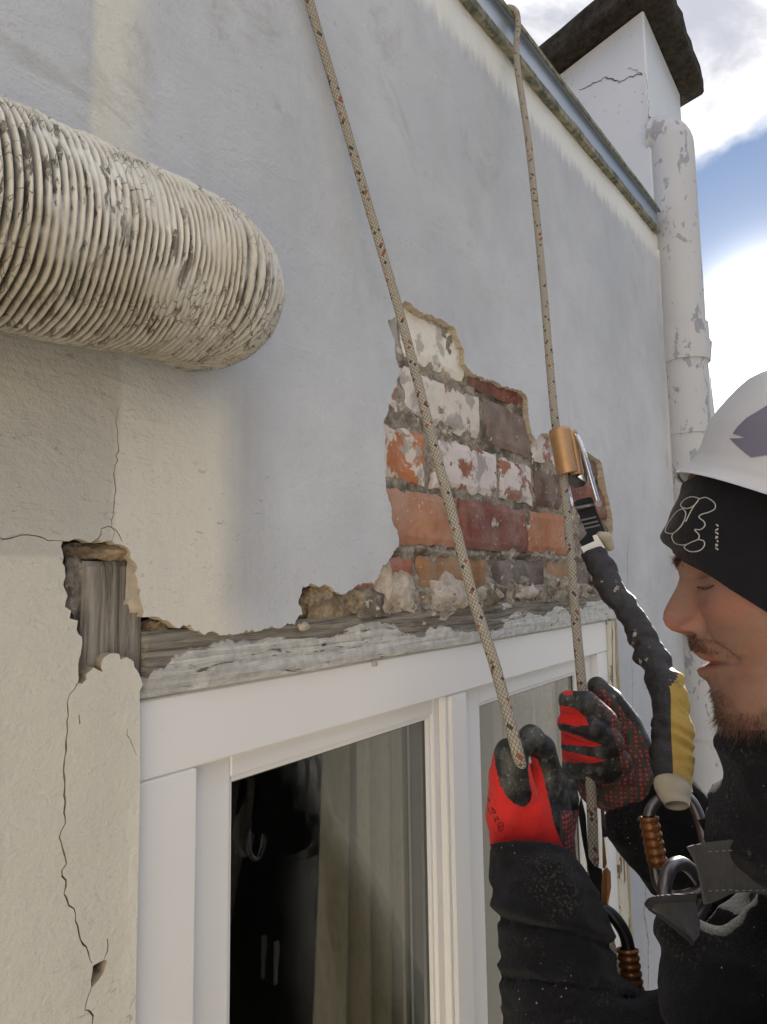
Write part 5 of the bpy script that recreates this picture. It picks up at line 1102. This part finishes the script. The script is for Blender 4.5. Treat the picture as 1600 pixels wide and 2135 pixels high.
carabiner('carabiner', 'steel carabiner with a ribbed amber screw sleeve hanging from the lanyard end', [(1396, 1660, .625), (1370, 1672, .622), (1354, 1700, .618), (1356, 1760, .612), (1366, 1810, .607), (1374, 1845, .602), (1400, 1868, .597), (1440, 1866, .59), (1474, 1845, .59), (1478, 1800, .60), (1466, 1730, .612), (1448, 1680, .622), (1425, 1658, .627)], .0052, 'dsteel', ((1352, 1702, .614), (1373, 1806, .604), .0088), nrib=6)
carabiner('carabiner', 'dark carabiner with a reddish amber sleeve showing below the descender', [(1256, 1895, .60), (1280, 1912, .595), (1302, 1945, .59), (1312, 1985, .585), (1318, 2060, .575), (1310, 2110, .57), (1275, 2120, .575), (1250, 2060, .585), (1245, 1950, .598)], .0056, 'blackalloy', ((1308, 1978, .586), (1322, 2075, .575), .0092), nrib=6)
T = thing('ring', 'thick grey alloy ring through the lower end of the amber sleeved carabiner', 'ring', P(1425, 1830, .58))
c, _ = spline([P(*q) for q in [(1390, 1900, .555), (1386, 1850, .56), (1398, 1812, .57), (1418, 1800, .58), (1440, 1812, .59), (1462, 1842, .60), (1470, 1880, .60), (1440, 1925, .585), (1405, 1930, .565), (1390, 1900, .555)]], 80); add('ring_body', *sweep(c[:-1], .0058, 16, closed=True), 'dsteel', T, smooth=True)
# rope clamp
T = thing('rope_clamp', 'small orange and steel rope clamp gripping the rope above the black webbing', 'rope clamp', P(1190, 950, .88))
zc1 = .868
def cyl_shell(name, pts, r, a0, a1, mat, th=.002, flat=1.):
    n = 20; A = np.linspace(a0, a1, 18); rows_ = []
    cx = np.array([P(*q) for q in pts]); ax_ = (cx[1] - cx[0]) / np.linalg.norm(cx[1] - cx[0]); u = -CAMR[:, 2] - ax_ * (-CAMR[:, 2] @ ax_); u /= np.linalg.norm(u); w_ = np.cross(ax_, u)
    V = []
    for rad in (r, r - th):
        for t in np.linspace(0, 1, n):
            cc = cx[0] * (1 - t) + cx[1] * t
            for a in A: V.append(cc - u * rad * math.cos(a) * flat + w_ * rad * math.sin(a))
    m_ = len(A); F = grid_faces(n, m_).tolist() + [q[::-1] for q in grid_faces(n, m_, off=n * m_).tolist()]
    per = [i for i in range(m_)] + [i * m_ + m_ - 1 for i in range(1, n)] + [(n - 1) * m_ + i for i in range(m_ - 2, -1, -1)] + [i * m_ for i in range(n - 2, 0, -1)]
    F += [(per[i], per[(i + 1) % len(per)], n * m_ + per[(i + 1) % len(per)], n * m_ + per[i]) for i in range(len(per))]
    return add(name, V, F, mat, T, smooth=True)
cyl_shell('clamp_housing', [(1167, 896, .885), (1185, 990, .872)], .0142, -1.9, 1.9, 'gold')
cyl_shell('clamp_housing_lip', [(1189, 900, .887), (1204, 991, .874)], .0088, -1.6, 2.4, 'gold', .0018)
strap('cam_plate', [(1186, 898), (1196, 897), (1205, 908), (1215, 930), (1222, 970), (1226, 1003), (1217, 1014), (1200, 1018), (1187, 1010), (1184, 985)], lambda x, y: .882, .006, 'blackalloy', T)
strap('toothed_cam', [(1205, 994), (1217, 986), (1224, 1005), (1227, 1010), (1219, 1004)], lambda x, y: .876, .004, 'steel', T)
add('rivet', *rod(P(1211, 982, .872), P(1211, 982, .884), .0042, 14), 'gold', T, smooth=False)
c, _ = spline([P(*q) for q in [(1201, 904, .878), (1210, 924, .874), (1221, 955, .868), (1235, 1005, .862), (1248, 1050, .858)]], 30); add('frame_arm', *sweep(c, .0042, 10, flat=.7), 'steel', T, smooth=True)
add('frame_arm', *sweep([P(1182, 1010, .877), P(1188, 1035, .872), P(1193, 1062, .868)], .0034, 10), 'steel', T, smooth=True)
for a in ((1248, 1050, .856), (1195, 1066, .866)): add('bolt_head', *rod(P(a[0], a[1], a[2] - .004), P(a[0], a[1], a[2] + .006), .0046, 12), 'dsteel', T)
add('attachment_pin', *rod(P(1195, 1062, .868), P(1248, 1050, .862), .0030, 10), 'dsteel', T, smooth=True)
# descender on the second rope
T = thing('descender', 'narrow black and gold descender around the rope below the far glove', 'descender', P(1245, 1830, .69))
strap('side_plate', [(1212, 1660), (1222, 1700), (1228, 1790), (1240, 1806), (1256, 1812), (1258, 1905), (1250, 1905), (1240, 1870), (1228, 1820), (1216, 1760), (1205, 1690)], lambda x, y: .672, .004, 'blackalloy', T)
strap('gold_side_plate', [(1257, 1816), (1266, 1808), (1274, 1818), (1275, 1850), (1268, 1890), (1259, 1908), (1254, 1890), (1254, 1850)], lambda x, y: .668 + .003 * math.cos((x - 1265) / 5), .005, 'gold', T)
strap('swing_arm', [(1256, 1740), (1260, 1742), (1266, 1800), (1262, 1812), (1257, 1810)], lambda x, y: .676, .003, 'gold', T)
strap('steel_plate', [(1252, 1672), (1258, 1676), (1268, 1742), (1264, 1747), (1256, 1744)], lambda x, y: .672, .003, 'steel', T)
